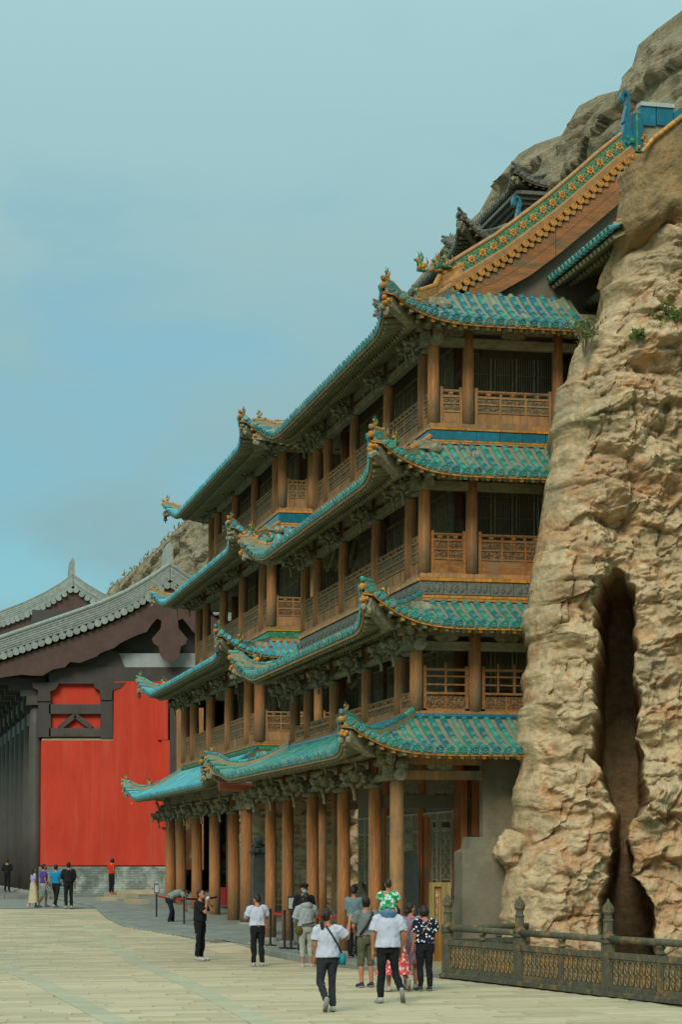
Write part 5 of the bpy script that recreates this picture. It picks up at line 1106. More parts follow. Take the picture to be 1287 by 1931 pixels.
def belt(a, c, lab, name='belt'):
    n_ = 10; P_ = [a.lerp(c, t) - Zup*(.05*4*t*(1-t)) for t in np.linspace(0, 1, n_)]; b = MB(); b.band(P_, .006, .07); return tag(obj(name, b, M['tape'], None, a), lab, 'belt')
h_ = Zup*.93
belt(pts[0] + h_ + Vector((.05, 0, 0)), pts[1] + h_ - Vector((.05, 0, 0)), 'red belt strung behind the bending man')
belt(pts[1] + h_ + Vector((.05, 0, 0)), onZ(420, 1742, .15) + h_ + Vector((0, 1.2, 0)), 'red belt running right behind the man in black')
belt(pts[2] + h_ + Vector((.05, 0, 0)), pts[3] + h_ - Vector((.05, 0, 0)), 'red belt between the two stanchions right of the man in white')
belt(pts[4] + h_ + Vector((.05, 0, 0)), onZ(655, 1800, .05) + h_, 'red belt running behind the man in the grey hooded jacket')
b = MB(); p = onX(424, 1690, 14.3); b.bx(14.2, p.y - .8, p.z - .35, 14.25, p.y + .8, p.z + .35); tag(obj('banner', b, M['tape'], None, p), 'small red cloth banner hung behind the far columns', 'banner')
# ================================================================== wooden sign, exhibit board
sg = thing('sign_board', 'tall boxed wooden sign with white vertical lettering beside the balustrade', 'sign', tuple(onZ(832, 1830, 0)))
o_ = onZ(829, 1832, 0.0); x0_, y0_ = o_.x, o_.y; b = MB(); hgt = 1.92
b.bx(x0_ - .17, y0_, .22, x0_ - .11, y0_ + .22, hgt); b.bx(x0_ + .05, y0_ - .02, .22, x0_ + .26, y0_ + .24, hgt); b.bx(x0_ - .11, y0_, hgt - .09, x0_ + .05, y0_ + .22, hgt - .001); obj('case', b, M['signb'], sg)
b = MB(); b.bx(x0_ - .11, y0_ + .06, .22, x0_ + .05, y0_ + .12, hgt - .09); bd = obj('face_board', b, M['signw'], sg)
b = MB(); b.bx(x0_ - .28, y0_ - .1, 0, x0_ + .3, y0_ + .3, .12); b.bx(x0_ - .22, y0_ - .05, .12, x0_ + .28, y0_ + .27, .22); obj('plinth', b, M['mort'], sg)
b = MB(); rr = random.Random(12); z = hgt - .20
for grp in (7, 7, 6, 4, 6):
    for k in range(grp):
        for s_ in range(3): xx_ = x0_ - .03 + rr.uniform(-.018, .018); b.bx(xx_ - rr.choice((.004, .016)), y0_ + .055, z - .004, xx_ + rr.choice((.004, .014)), y0_ + .0595, z + rr.choice((.003, .012)))
        z -= .0195
    z -= .05
z = hgt - .24
for k in range(34): b.bx(x0_ + .028, y0_ + .055, z, x0_ + .028 + rr.choice((.006, .012)), y0_ + .0595, z + .009); z -= .021
obj('lettering', b, M['ink'], bd)
eb = thing('exhibit_board', 'black-framed slanted exhibit board with orange face behind the pointing woman', 'exhibit board', tuple(onZ(675, 1795, .05)))
p = onZ(676, 1798, .06); b = MB()
for sx_ in (-.3, -.22, .1, .26): b.beam((p.x + sx_, p.y, p.z), (p.x + sx_, p.y + .05, p.z + .72), .035, .035)
b.beam((p.x - .3, p.y + .02, p.z + .2), (p.x + .26, p.y + .02, p.z + .2), .03, .03); obj('stand', b, M['steel'], eb)
b = MB(); q = [(p.x - .42, p.y - .05, p.z + .66), (p.x + .32, p.y - .05, p.z + .78), (p.x + .36, p.y + .4, p.z + 1.0), (p.x - .36, p.y + .4, p.z + .9)]; b.prism(q, (0, 0, .03)); obj('frame', b, M['steel'], eb)
b = MB(); b.prism([(p.x - .36, p.y + .0, p.z + .725), (p.x + .27, p.y + .0, p.z + .825), (p.x + .31, p.y + .37, p.z + 1.005), (p.x - .31, p.y + .37, p.z + .905)], (0, 0, .012)); obj('face', b, M['orangeb'], eb)
b = MB(); b.bx(p.x - .5, p.y - .25, -.1, p.x + .45, p.y + .5, .14); b.bx(p.x - .75, p.y - .6, -.14, p.x + .1, p.y - .251, .04); obj('plinth', b, M['stoneg'], eb)
# ================================================================== shrubs on the crag
def shrub(px, py, y, h, w_, nstem, nleaf, label, green=1.0, y2=None):
    base = rock_hit(px, py) if y is None else onY(px, py, y); t = thing('shrub', label, 'shrub', tuple(base), 'shrubs growing on the crag'); rr = random.Random(int(px)); tips = []; st_ = MB()
    for k in range(nstem):
        a = rr.uniform(0, 6.283); rad = rr.uniform(.2, 1)*w_; p1 = base + Vector((math.cos(a)*rad*.5, math.sin(a)*rad*.35, h*rr.uniform(.35, .6))); p2 = base + Vector((math.cos(a)*rad, math.sin(a)*rad*.6, h*rr.uniform(.6, 1)))
        st_.tube([base, p1, p2], [.012, .008, .003], 4)
        for j in range(4):
            s0 = p1.lerp(p2, rr.random()); e = s0 + Vector((rr.uniform(-1, 1), rr.uniform(-1, 1), rr.uniform(-.2, 1)))*.22*h; st_.tube([s0, e], [.006, .002], 4, caps=False); tips += [e, s0.lerp(e, .6)]
        tips.append(p2)
    obj('stem', st_, M['twig'], t)
    lf = MB()
    for k in range(nleaf):
        c = rr.choice(tips) + Vector((rr.gauss(0, .05), rr.gauss(0, .05), rr.gauss(0, .05)))*h; d1 = Vector((rr.gauss(0, 1), rr.gauss(0, 1), rr.gauss(0, 1))).normalized()*.045; d2 = Vector((rr.gauss(0, 1), rr.gauss(0, 1), rr.gauss(0, 1))).normalized()*.022
        lf.add([c - d1, c + d2, c + d1, c - d2], [(0, 1, 2, 3)])
    obj('foliage', lf, M['leaf'], t, fix=False)
shrub(1104, 676, 45.7, .85, .40, 26, 320, 'straggly half-dry shrub between crag and top storey')
shrub(1206, 652, None, .42, .3, 14, 420, 'small green tuft on the crag ledge')
shrub(1265, 652, None, .8, .5, 20, 900, 'larger green bush at the right edge of the crag')
# ================================================================== PEOPLE
def cloth(name, c, c2=None, **k): return mat(name, c, c2, ns=k.pop('ns', 3), rough=.9, spec=.1, bump=.12, bs=7, bd=.04, **k)
C_ = {'skin': mat('skin', hx('b07a5c'), hx('a06a4c'), ns=6, rough=.6, bump=0), 'hair': mat('black_hair', hx('1c1714'), hx('2a211b'), ns=30, sc=(1, 1, .2), rough=.5, bump=.2, bs=40),
      'hairb': mat('brown_hair', hx('3a2418'), hx('2a1a12'), ns=30, sc=(1, 1, .2), rough=.5, bump=.2, bs=40), 'white': cloth('white_cotton', hx('b9bbc8'), hx('b2b4c2')), 'black': cloth('black_cotton', hx('1d1f20'), hx('232526')), 'char': cloth('charcoal_cotton', hx('2b2e31'), hx('33363a')),
      'grey': cloth('grey_jersey', hx('6f7672'), hx('666d69')), 'khaki': cloth('olive_cotton', hx('5a5a44'), hx('4f503c')), 'lgrey': cloth('light_grey_jacket', hx('959c9a'), hx('8a9190')), 'stone': cloth('stone_shorts', hx('a3a394'), hx('8f9084')),
      'bluegrey': cloth('blue_grey_shirt', hx('71868a'), hx('647a7e')), 'navy': cloth('navy_trousers', hx('20242f'), hx('262b38')), 'sage': cloth('grey_green_shirt', hx('7f8b80'), hx('74807a')), 'purple': cloth('purple_tee', hx('5a3f86'), hx('4f3a78')),
      'teal': cloth('bright_blue_tee', hx('1f7fa8'), hx('1a7298')), 'red': cloth('orange_red_top', hx('c8361c'), hx('b83018')), 'cream': cloth('cream_skirt', hx('b8aa86'), hx('a89a78')), 'lil': cloth('pale_lilac_top', hx('9a98b4'), hx('9090ac')),
      'dots': cloth('dotted_blouse', hx('1d2230'), None, fleck=(hx('d0d0cc'), 17, .33)), 'green': cloth('green_print_shirt', hx('c4d0c8'), None, wear=hx('1f8a52'), ws=13, wt=(.47, .5)), 'denim': cloth('denim', hx('5a7f9c'), hx('4c6f8c')),
      'redp': cloth('red_print_skirt', hx('bf3f40'), None, wear=hx('d8c0b8'), ws=16, wt=(.52, .56)), 'shoe': mat('white_shoe', hx('b8b8b0'), hx('8d8d88'), ns=20, rough=.7, bump=0), 'dshoe': mat('dark_shoe', hx('25262a'), None, rough=.6, bump=0), 'oshoe': mat('orange_shoe', hx('d0541c'), None, rough=.6, bump=0), 'brown': mat('brown_shoe', hx('5a3f2c'), None, rough=.6, bump=0),
      'sole': mat('shoe_sole', hx('8a8478'), None, rough=.8, bump=0), 'mask': mat('face_mask', hx('6fa9b5'), None, rough=.9, bump=0), 'strap': mat('dark_strap', hx('2a2226'), None, rough=.6, bump=0), 'tealbag': mat('teal_bag', hx('1a7f86'), hx('1f6a78'), ns=9, rough=.6, bump=0), 'olivebag': cloth('olive_bag', hx('5c5630'), hx('4a4628')), 'eye': mat('eye', hx('15110f'), None, rough=.2, bump=0), 'tan': mat('tan_strap', hx('8a5a3a'), None, bump=0), 'paper': mat('white_paper', hx('c8c8c4'), None, bump=0), 'phone': mat('blue_phone', hx('3f8fc0'), None, rough=.3, bump=0), 'shorts_w': cloth('white_shorts', hx('a8a8a8'), None)}
def plaid():
    m = cloth('plaid_cotton', hx('a8a8b0')); t = m.node_tree; p = t.nodes['Principled BSDF']; tcn = t.nodes.new('ShaderNodeTexCoord'); cur = None
    for ax, col_, s in (('Z', hx('b03a48'), 9), ('X', hx('2f6f7c'), 12), ('Y', hx('b03a48'), 10), ('Z', hx('2a3a5c'), 18)):
        wv = t.nodes.new('ShaderNodeTexWave'); wv.wave_type = 'BANDS'; wv.bands_direction = ax; wv.inputs['Scale'].default_value = s; t.links.new(tcn.outputs['Object'], wv.inputs[0])
        mr = t.nodes.new('ShaderNodeMapRange'); mr.inputs[1].default_value = .55; mr.inputs[2].default_value = .75; mr.inputs[4].default_value = .7; t.links.new(wv.outputs['Fac'], mr.inputs[0])
        mx_ = t.nodes.new('ShaderNodeMix'); mx_.data_type = 'RGBA'; t.links.new(mr.outputs[0], mx_.inputs[0])
        if cur: t.links.new(cur, mx_.inputs[6])
        else: mx_.inputs[6].default_value = hx('b0b0b8')
        mx_.inputs[7].default_value = col_; cur = mx_.outputs[2]
    t.links.new(cur, p.inputs['Base Color']); return m
C_['plaid'] = plaid()
STAND = dict(pel=(0, 0, .93), waist=(0, .01, 1.06), chest=(0, .015, 1.25), top=(0, 0, 1.40), neck=(0, -.005, 1.44), head=(0, .02, 1.585), shL=(-.175, 0, 1.385), shR=(.175, 0, 1.385), elL=(-.225, -.02, 1.12), elR=(.225, -.02, 1.12),
             wrL=(-.235, .05, .87), wrR=(.235, .05, .87), hipL=(-.088, 0, .90), hipR=(.088, 0, .90), knL=(-.095, .02, .48), knR=(.095, .02, .48), anL=(-.10, -.02, .085), anR=(.10, -.02, .085), toeL=(-.115, .16, .03), toeR=(.115, .16, .03), hyaw=0, hpitch=0)
PEND = []                                              # (object, MB, voxel, smooth) remeshed together at the end
def person(px, py, z, H, yaw, label, pose=None, top='white', bottom='black', shoes='shoe', hair='short', hairc='hair', sleeve=.75, leg=1.0, loose=1.0, group='visitors', skirt_=None, hood=False, extra=None, mask_=False, fat=1.0, long_top=.0, base=None, eyes=False, cap=False):
    J = dict(STAND); J.update(pose or {}); base = Vector(base) if base else onZ(px, py, z); s = H / 1.70; Rm = Matrix.Rotation(math.radians(yaw), 3, 'Z')
    def V(k): return Vector(J[k]) if isinstance(k, str) else Vector(k)
    def fin(mb): mb.v = [tuple(base + Rm @ (Vector(p) * s)) for p in mb.v]; return mb
    def loft(mb, ks, rs, mi=0, n=16):
        P_ = [V(k) for k in ks]; vs, fs = [], []
        for i, p in enumerate(P_):
            d = (P_[min(i+1, len(P_)-1)] - P_[max(i-1, 0)]).normalized(); side = Vector((1, 0, 0)); fw = d.cross(side).normalized() * -1
            for k in range(n): t = 2*math.pi*k/n; vs.append(p + side*(math.cos(t)*rs[i][0]) + fw*(math.sin(t)*rs[i][1]))
        for i in range(len(P_)-1):
            for k in range(n): fs.append((i*n+k, i*n+(k+1) % n, (i+1)*n+(k+1) % n, (i+1)*n+k))
        fs += [tuple(range(n-1, -1, -1)), tuple(range((len(P_)-1)*n, len(P_)*n))]; mb.add(vs, fs, mi)
    f = fat
    Rh = Matrix.Rotation(math.radians(J['hyaw']), 3, 'Z') @ Matrix.Rotation(math.radians(J['hpitch']), 3, 'X'); hc = V('head'); hv = lambda x, y, z_: hc + Rh @ Vector((x, y, z_))
    # body
    b = MB(); loft(b, [V('pel') - Vector((0, 0, .06)), 'pel', 'waist', 'chest', 'top', V('neck') + Vector((0, 0, .01))], [(.11*f, .08*f), (.155*f, .105*f), (.135*f, .095*f), (.155*f, .105*f), (.12*f, .08*f), (.06, .055)])
    b.cap(V('neck') - Vector((0, 0, .03)), hc - Vector((0, .01, .07)), .055, .052); b.ell(hv(0, 0, 0), (.075, .092, .115), 14, 10, R=Rh); b.ell(hv(0, .03, -.06), (.055, .06, .06), 12, 8, R=Rh); b.ell(hv(0, .098, -.015), (.014, .02, .022), 8, 6, R=Rh); b.ell(hv(0, .085, -.065), (.025, .012, .008), 8, 5, R=Rh)
    for sg in (-1, 1): b.ell(hv(sg*.077, -.005, -.005), (.012, .022, .032), 8, 6, R=Rh)
    for S_ in 'LR':
        sg = -1 if S_ == 'L' else 1
        b.cap(V('sh'+S_), V('el'+S_), .052*f, .041); b.cap(V('el'+S_), V('wr'+S_), .041, .028)
        d = (V('wr'+S_) - V('el'+S_)).normalized(); w0 = V('wr'+S_); side = d.cross(Vector((0, 0, 1))); side = side.normalized() if side.length > .2 else Vector((0, 1, 0)); palm = w0 + d*.05
        b.cap(w0, w0 + d*.075, .028, .032)
        for k, ln in enumerate((.062, .075, .070, .055)):
            o_ = side*(.024 - .016*k); k1 = w0 + d*.095 + o_; crl = Vector((0, .02, -.01)) if abs(d.z) > .5 else Vector((0, 0, -.02)); b.cap(k1, k1 + d*ln*.55, .0085, .0085, 6); b.cap(k1 + d*ln*.55, k1 + d*ln + crl, .0085, .007, 6)
        b.cap(w0 + d*.03 + side*.028, w0 + d*.075 + side*.052, .011, .009, 6)
        b.cap(V('hip'+S_), V('kn'+S_), .082*f, .055); b.cap(V('kn'+S_), V('kn'+S_).lerp(V('an'+S_), .35), .052, .055); b.cap(V('kn'+S_).lerp(V('an'+S_), .35), V('an'+S_), .055, .036); b.cap(V('an'+S_), V('toe'+S_), .036, .03)
    body = obj('person', MB(), [], None, base); tag(body, label, 'person', group); PEND.append((body, fin(b), .0105*s, 4, C_['skin'], base))
    def child(name, mb, m_, vox=.013, sm=5):
        o = obj(name, MB(), [], body, base); PEND.append((o, fin(mb), vox*s, sm, C_[m_], base)); return o
    def plain(name, mb, m_): fin(mb); return obj(name, mb, C_[m_], body, base, smooth=True)
    # top
    g = .018*loose
    b = MB(); hem = V('pel') - Vector((0, 0, -.02 + long_top)); loft(b, [hem, V('pel').lerp(V('waist'), .4), 'waist', 'chest', V('chest').lerp(V('top'), .6), 'top', V('neck') - Vector((0, 0, .005))], [(.172*f+g, .122*f+g), (.165*f+g, .118*f+g), (.150*f+g, .112*f+g), (.163*f+g, .118*f+g), (.16*f+g*.7, .11*f+g*.6), (.135*f, .09*f), (.07, .066)], n=20)
    for S_ in 'LR':
        e = V('sh'+S_).lerp(V('el'+S_), min(1, sleeve)); b.cap(V('sh'+S_) + (V('neck')-V('sh'+S_))*.25, V('sh'+S_), .06*f, .066*f); b.tube([V('sh'+S_), e], [.070*f+g*.3, .062*f+g*.9], 12)
        if sleeve > 1: b.cap(V('el'+S_), V('el'+S_).lerp(V('wr'+S_), sleeve-1), .055, .042); b.ell(V('el'+S_), .058, 10, 8)
    if hood: b.ell(V('top') + Vector((0, -.08, .03)), (.12, .06, .075), 12, 8); b.cap(V('top') + Vector((-.09, -.05, .04)), V('top') + Vector((.09, -.05, .04)), .05, .05)
    child('shirt', b, top)
    # lower garment
    if bottom:
        b = MB(); loft(b, [V('hipL').lerp(V('hipR'), .5) - Vector((0, 0, .09)), V('pel') - Vector((0, 0, .02)), V('pel').lerp(V('waist'), .55)], [(.145*f, .105*f), (.172*f, .118*f), (.155*f, .108*f)])
        for S_ in 'LR':
            kn, an = V('kn'+S_), V('an'+S_); b.cap(V('hip'+S_), kn, .098*f, .072)
            if leg > .55: e = kn.lerp(an, (leg-.5)*2 - .02); b.tube([kn, kn.lerp(e, .4), e], [.071, .07, .058], 12); b.ell(kn, .072, 10, 8)
        child('shorts' if leg < .75 else 'trousers', b, bottom)
    if skirt_:
        hemz, wid, m_ = skirt_; b = MB(); n = 28; wz = V('waist').z; vs, fs = [], []; rows = 9
        for j in range(rows):
            t = j/(rows-1); zz_ = wz + (hemz - wz)*t
            for k in range(n):
                a = 2*math.pi*k/n; r_ = (.15 + (wid - .15)*t**.8)*(1 + .08*t*math.sin(a*5 + 1)); c_ = V('pel').lerp(V('waist'), 1-t)*Vector((1, 1, 0)) if False else Vector((V('pel').x, V('pel').y + (t*.0), 0)); vs.append((c_.x + math.cos(a)*r_, c_.y + math.sin(a)*r_*.8, zz_))
        for j in range(rows-1):
            for k in range(n): fs.append((j*n+k, j*n+(k+1) % n, (j+1)*n+(k+1) % n, (j+1)*n+k))
        fs.append(tuple(range(n))); b.add(vs, fs); plain('skirt', b, m_)
    for S_ in 'LR':
        b = MB(); an, to = V('an'+S_), V('toe'+S_); d = (to - an); d.z = d.z; hl = an - Vector((d.x, d.y, 0)).normalized()*.035 - Vector((0, 0, .03)) if abs(d.z) < .12 else an - d.normalized()*.03 + Vector((0, 0, -.01))
        b.cap(hl, to, .040, .038); b.cap(an, hl, .042, .04); b.cap(hl.lerp(to, .5) + Vector((0, 0, .012)), to, .04, .034); child('shoe', b, shoes, .012, 3)
        dn = Vector((0, 0, -1)) if abs(d.z) < .12 else (Vector((0, d.z, -d.y))).normalized() * (1 if d.y > 0 else -1)
        b = MB(); b.beam(hl + dn*.034 - d.normalized()*.03, to + dn*.034 + d.normalized()*.03, .075, .02); plain('sole', b, 'sole')
    # hair
    if hair:
        b = MB(); b.ell(hv(0, -.022, .028), (.083, .092, .105), 14, 10, R=Rh); b.ell(hv(0, -.035, -.015), (.078, .07, .08), 12, 8, R=Rh)
        if hair == 'pony': b.ell(hv(0, -.115, .03), (.03, .03, .03), 8, 6); b.tube([hv(0, -.10, .03), hv(0, -.16, 0), hv(0, -.17, -.10), hv(0, -.15, -.20), hv(0, -.14, -.24)], [.025, .034, .038, .028, .01], 10)
        if hair == 'bun': b.ell(hv(0, -.10, -.05), (.045, .04, .045), 10, 8)
        if hair == 'long':
            for k in range(5): a = -.07 + .035*k; b.cap(hv(a, -.05, .02), hv(a*1.1, -.085, -.30), .035, .03)
        if hair == 'bob': b.ell(hv(0, -.02, .0), (.105, .105, .115), 14, 10, R=Rh); 
        child('hair', b, hairc, .011, 3)
    if cap: b = MB(); b.lathe(hv(0, -.005, .04), [(.092, 0), (.098, .03), (.105, .06), (.09, .085), (.02, .095)], 16); b.ell(hv(0, .10, .045), (.06, .05, .008), 10, 4); plain('cap', b, 'black')
    if mask_: b = MB(); b.ell(hv(0, .06, -.055), (.062, .055, .048), 12, 8, R=Rh); plain('face_mask', b, 'mask' if mask_ is True else mask_)
    if eyes:
        for sg in (-1, 1): b = MB(); b.ell(hv(sg*.03, .083, .012), (.013, .01, .007), 8, 5); plain('eye', b, 'eye')
    for (nm, m_, fn) in (extra or ()): b = MB(); fn(b, V, hv); plain(nm, b, m_)
    return body
walkL = dict(knL=(-.10, .06, .50), anL=(-.10, -.24, .22), toeL=(-.10, -.16, .06), knR=(.10, .06, .48), anR=(.10, .02, .085), toeR=(.115, .19, .03))
walkR = dict(knR=(.12, .05, .50), anR=(.19, -.22, .22), toeR=(.22, -.14, .06), knL=(-.10, .05, .48), anL=(-.12, .03, .085), toeL=(-.16, .20, .03))
# woman pointing
person(618, 1909, 0, 1.63, 6, 'woman in loose white tee and dark trousers pointing up, seen from behind', dict(walkL, elR=(.36, .05, 1.22), wrR=(.42, .12, 1.47), shR=(.18, 0, 1.385), elL=(-.21, .02, 1.12), wrL=(-.17, .14, .92), hyaw=-50), 'white', 'char', 'shoe', 'pony', 'hairb', loose=2.2, long_top=.05, leg=1.0,
       extra=[('bag_strap', 'strap', lambda b, V, h: b.band([(-.06, -.10, 1.43), (.02, -.135, 1.3), (.14, -.16, 1.1), (.22, -.10, .95), (.23, 0, .9)], .03, .008, up=(0, 1, 0))), ('shoulder_bag', 'tealbag', lambda b, V, h: (b.bx(.19, -.13, .78, .27, .07, .97), b.bx(.265, -.11, .80, .285, .05, .93)))])
# man carrying the child
man = person(732, 1892, 0, 1.76, -4, 'man in white tee carrying a child on his shoulders', dict(walkR, elL=(-.245, .0, 1.10), elR=(.245, .02, 1.12), wrR=(.235, .10, .88), hyaw=0), 'white', 'black', 'shoe', 'short', loose=2.0, fat=1.06, long_top=.05)
mb_ = man.location
person(0, 0, 0, 1.16, -8, 'small child in green print shirt riding on the shoulders of a man', dict(pel=(0, -.06, .93), hipL=(-.09, -.04, .92), hipR=(.09, -.04, .92), knL=(-.15, .26, .88), knR=(.15, .26, .88), anL=(-.13, .28, .50), anR=(.13, .28, .50), toeL=(-.13, .40, .44), toeR=(.13, .40, .44), head=(0, .0, 1.61), wrL=(-.12, .2, 1.15), wrR=(.12, .2, 1.15), elL=(-.24, .05, 1.18), elR=(.24, .05, 1.18), hyaw=10),
       'green', 'denim', 'dshoe', 'short', 'hairb', loose=1.6, fat=1.15, sleeve=.8, leg=.6, base=Vector(mb_) + Vector((0, -.02, 1.47 - .84*1.16/1.7)))
person(745, 1870, 0, 1.58, 14, 'woman in red print skirt half hidden behind the man carrying the child', dict(walkR), 'white', None, 'shoe', 'long', skirt_=(.34, .38, 'redp'))
person(691, 1862, 0, 1.72, 10, 'man in grey tee and olive shorts looking up at the roofs', dict(hpitch=22, hyaw=-35, head=(0, -.01, 1.585), elL=(-.23, .06, 1.14), wrL=(-.14, .22, 1.05), elR=(.23, .06, 1.14), wrR=(.14, .22, 1.05)), 'grey', 'khaki', 'dshoe', 'short', leg=.62, loose=1.4, mask_='paper',
       extra=[('bag_strap', 'strap', lambda b, V, h: b.band([(.12, .02, 1.45), (.08, -.12, 1.36), (-.06, -.155, 1.15), (-.17, -.10, .98)], .04, .012, up=(0, 1, 0)))])
person(775, 1866, 0, 1.60, -25, 'woman in plaid dress standing beside the woman in dotted blouse', dict(hyaw=-45), 'plaid', None, 'shoe', 'bun', sleeve=.7, skirt_=(.52, .25, 'plaid'), loose=1.3)
person(802, 1869, 0, 1.56, 4, 'woman in dotted blouse and black trousers standing beside the wooden sign', dict(hyaw=-40, elR=(.25, .02, 1.13), wrR=(.25, .10, .90)), 'dots', 'black', 'dshoe', 'bob', sleeve=.8, loose=1.5, fat=1.1,
       extra=[('bag_strap', 'tan', lambda b, V, h: b.band([(.10, -.06, 1.44), (.02, -.14, 1.32), (-.12, -.15, 1.15)], .022, .008, up=(0, 1, 0)))])
person(578, 1826, -.1, 1.73, 8, 'man in light grey hooded jacket and cropped trousers with a hand at his face', dict(elR=(.28, .12, 1.22), wrR=(.16, .20, 1.44), elL=(-.25, .06, 1.13), wrL=(-.20, .20, 1.02), hyaw=-15), 'lgrey', 'stone', 'shoe', 'short', sleeve=1.85, leg=.8, loose=2.0, hood=True,
       extra=[('waist_bag', 'olivebag', lambda b, V, h: (b.ell((-.2, -.06, .86), (.10, .07, .11), 12, 8), b.band([(-.16, -.14, 1.0), (0, -.17, 1.02), (.16, -.13, 1.05)], .03, .01, up=(0, 1, 0))))])
person(574, 1800, .05, 1.75, 178, 'security guard in black uniform and cap facing us', dict(), 'black', 'black', 'dshoe', 'short', sleeve=1.9, mask_=True, cap=True, eyes=True, group='security guards')
person(668, 1806, .05, 1.72, -40, 'man in blue-grey shirt with lowered head standing among the columns', dict(hpitch=-22, elR=(.22, .10, 1.14), wrR=(.08, .28, 1.06), elL=(-.22, .08, 1.14), wrL=(-.06, .28, 1.06)), 'bluegrey', 'black', 'dshoe', 'short', sleeve=1.9, loose=1.5, mask_='paper')
person(486, 1823, -.1, 1.70, 5, 'man in white tee looking down at his phone, seen from behind', dict(hpitch=-20, hyaw=30, head=(-.01, .04, 1.575), elL=(-.25, .06, 1.14), wrL=(-.20, .26, 1.14), elR=(.24, .08, 1.15), wrR=(.05, .26, 1.14)), 'white', 'black', 'shoe', 'short', sleeve=.8, loose=1.8, fat=1.05,
       extra=[('phone', 'phone', lambda b, V, h: b.bx(-.26, .28, 1.10, -.17, .31, 1.2))])
person(377, 1811, -.1, 1.76, -128, 'man in black tee and black trousers drinking from a white cup', dict(elR=(.16, .24, 1.16), wrR=(.03, .20, 1.40), elL=(-.14, .26, 1.20), wrL=(-.02, .20, 1.38), hpitch=8, head=(0, .03, 1.59)), 'black', 'black', 'shoe', 'short', sleeve=.8, loose=1.2, fat=1.1, eyes=True,
       extra=[('cup', 'paper', lambda b, V, h: b.tube([(0, .17, 1.47), (0, .25, 1.52)], [.03, .038], 10)), ('lanyard', 'tan', lambda b, V, h: b.tube([(-.06, .10, 1.42), (0, .15, 1.2), (.06, .10, 1.42)], .006, 5)), ('glasses', 'eye', lambda b, V, h: (b.tube([h(-.06, .092, .012), h(-.015, .10, .012)], .012, 6), b.tube([h(.06, .092, .012), h(.015, .10, .012)], .012, 6)))])
person(324, 1744, .16, 1.72, -80, 'man in grey-green shirt bending down beside a stanchion', dict(pel=(0, -.12, .90), waist=(0, .0, .99), chest=(0, .20, 1.08), top=(0, .34, 1.10), neck=(0, .40, 1.10), head=(0, .53, 1.06), hpitch=-55, shL=(-.17, .34, 1.08), shR=(.17, .34, 1.08), elL=(-.19, .42, .82), elR=(.19, .42, .82), wrL=(-.10, .48, .58), wrR=(.10, .48, .58), hipL=(-.088, -.1, .86), hipR=(.088, -.1, .86), knL=(-.1, .06, .48), knR=(.1, -.04, .46), anL=(-.1, .06, .085), anR=(.1, -.14, .085), toeL=(-.11, .24, .03), toeR=(.11, .04, .03)), 'sage', 'navy', 'brown', 'short', sleeve=.9, loose=1.3)
far_walk = dict(knL=(-.1, .14, .50), anL=(-.1, .12, .09), toeL=(-.11, .30, .05), knR=(.1, -.06, .48), anR=(.1, -.26, .12), toeR=(.11, -.12, .03))
person(63, 1712, .5, 1.62, -78, 'woman in long cream skirt walking with long dark hair', far_walk, 'lil', None, 'shoe', 'long', skirt_=(.22, .30, 'cream'))
person(82, 1711, .5, 1.74, -75, 'man in purple tee and white shorts carrying a grey bag', far_walk, 'purple', 'shorts_w', 'shoe', 'short', leg=.62, mask_='strap', loose=1.5, extra=[('bag', 'grey', lambda b, V, h: b.ell((.14, .26, .95), (.08, .16, .15), 12, 8))])
person(105, 1712, .5, 1.72, -40, 'man in bright blue tee and black trousers walking', dict(far_walk, elR=(.2, .12, 1.14), wrR=(.10, .30, 1.05)), 'teal', 'black', 'shoe', 'short', loose=1.6, extra=[('blue_bag', 'phone', lambda b, V, h: b.ell((.12, .25, .93), (.1, .08, .1), 10, 8))])
person(129, 1713, .5, 1.82, 0, 'tall man in all black standing rightmost of the group by the red hall', dict(elL=(-.23, .03, 1.14), wrL=(-.2, .14, .95), hyaw=-10), 'black', 'black', 'shoe', 'short', sleeve=1.3, loose=2.0)
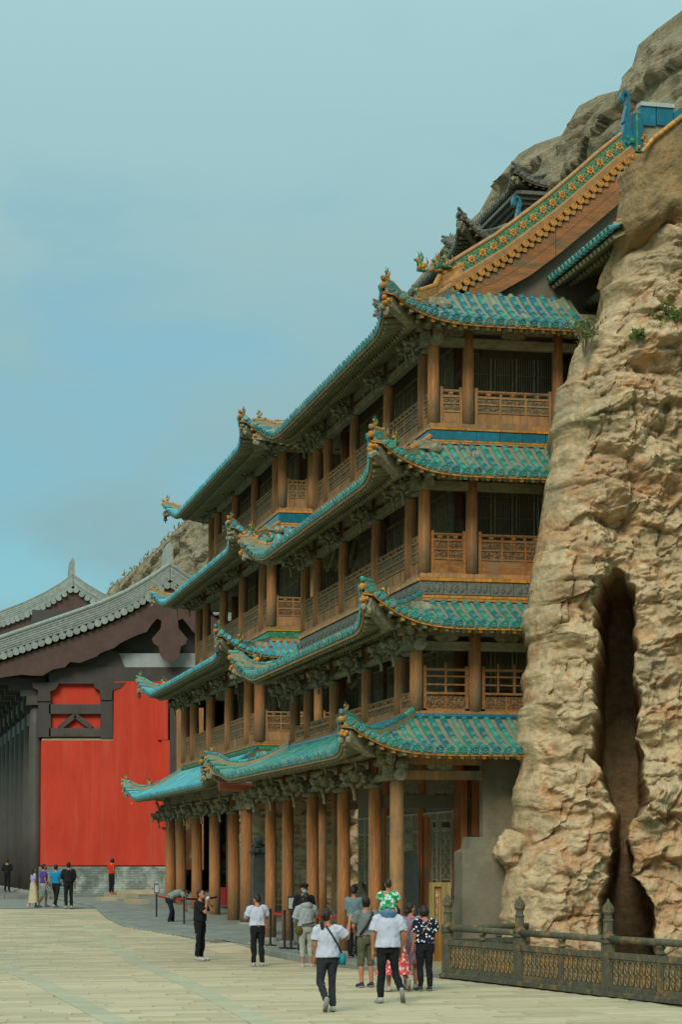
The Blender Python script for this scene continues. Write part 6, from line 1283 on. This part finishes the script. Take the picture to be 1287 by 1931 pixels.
person(13, 1682, .71, 1.76, -20, 'guard in black beside the dark hall columns at the left edge', dict(hpitch=-15, wrL=(-.1, .25, 1.1), wrR=(.1, .25, 1.1)), 'black', 'black', 'dshoe', 'short', sleeve=1.9, group='security guards')
person(210, 1686, .86, 1.64, -60, 'woman in orange-red top and orange shoes with bowed head on the stone steps', dict(hpitch=-35, head=(0, .06, 1.56), elR=(.26, -.08, 1.16), wrR=(.24, .04, .98)), 'red', 'black', 'oshoe', 'bob', sleeve=.8)
# grow the surfaces: voxel remesh of all pieces in one depsgraph pass
tmp = []
for (o, mb, vox, sm, m_, base) in PEND:
    me = mb.mesh('t', base); bm = bmesh.new(); bm.from_mesh(me); bmesh.ops.recalc_face_normals(bm, faces=bm.faces); bm.to_mesh(me); bm.free(); o.data = me
    r_ = o.modifiers.new('r', 'REMESH'); r_.mode = 'VOXEL'; r_.voxel_size = vox; r_.use_smooth_shade = True
    s_ = o.modifiers.new('s', 'SMOOTH'); s_.iterations = sm; s_.factor = .5
bpy.context.view_layer.update(); dg = bpy.context.evaluated_depsgraph_get()
for (o, mb, vox, sm, m_, base) in PEND: tmp.append(bpy.data.meshes.new_from_object(o.evaluated_get(dg)))
for (o, mb, vox, sm, m_, base), me in zip(PEND, tmp):
    o.modifiers.clear()
    if o.name.split('.')[0] in ('shirt', 'trousers', 'shorts'):    # soft folds
        n_ = len(me.vertices); co = np.empty(n_*3, np.float32); me.vertices.foreach_get('co', co); no = np.empty(n_*3, np.float32); me.vertices.foreach_get('normal', no); co, no = co.reshape(-1, 3), no.reshape(-1, 3)
        sh = base.x * 3.1; k_ = fbm(co[:, 0]*7 + sh, co[:, 1]*7, co[:, 2]*4.5 + co[:, 0]*3, 3) * .014 + np.abs(fbm(co[:, 0]*9 + sh, co[:, 1]*9, co[:, 2]*6 - co[:, 0]*5, 2)) * -.012
        me.vertices.foreach_set('co', (co + no * k_[:, None]).reshape(-1).astype(np.float32)); me.update()
    o.data = me; me.name = o.name; me.materials.clear(); me.materials.append(m_)
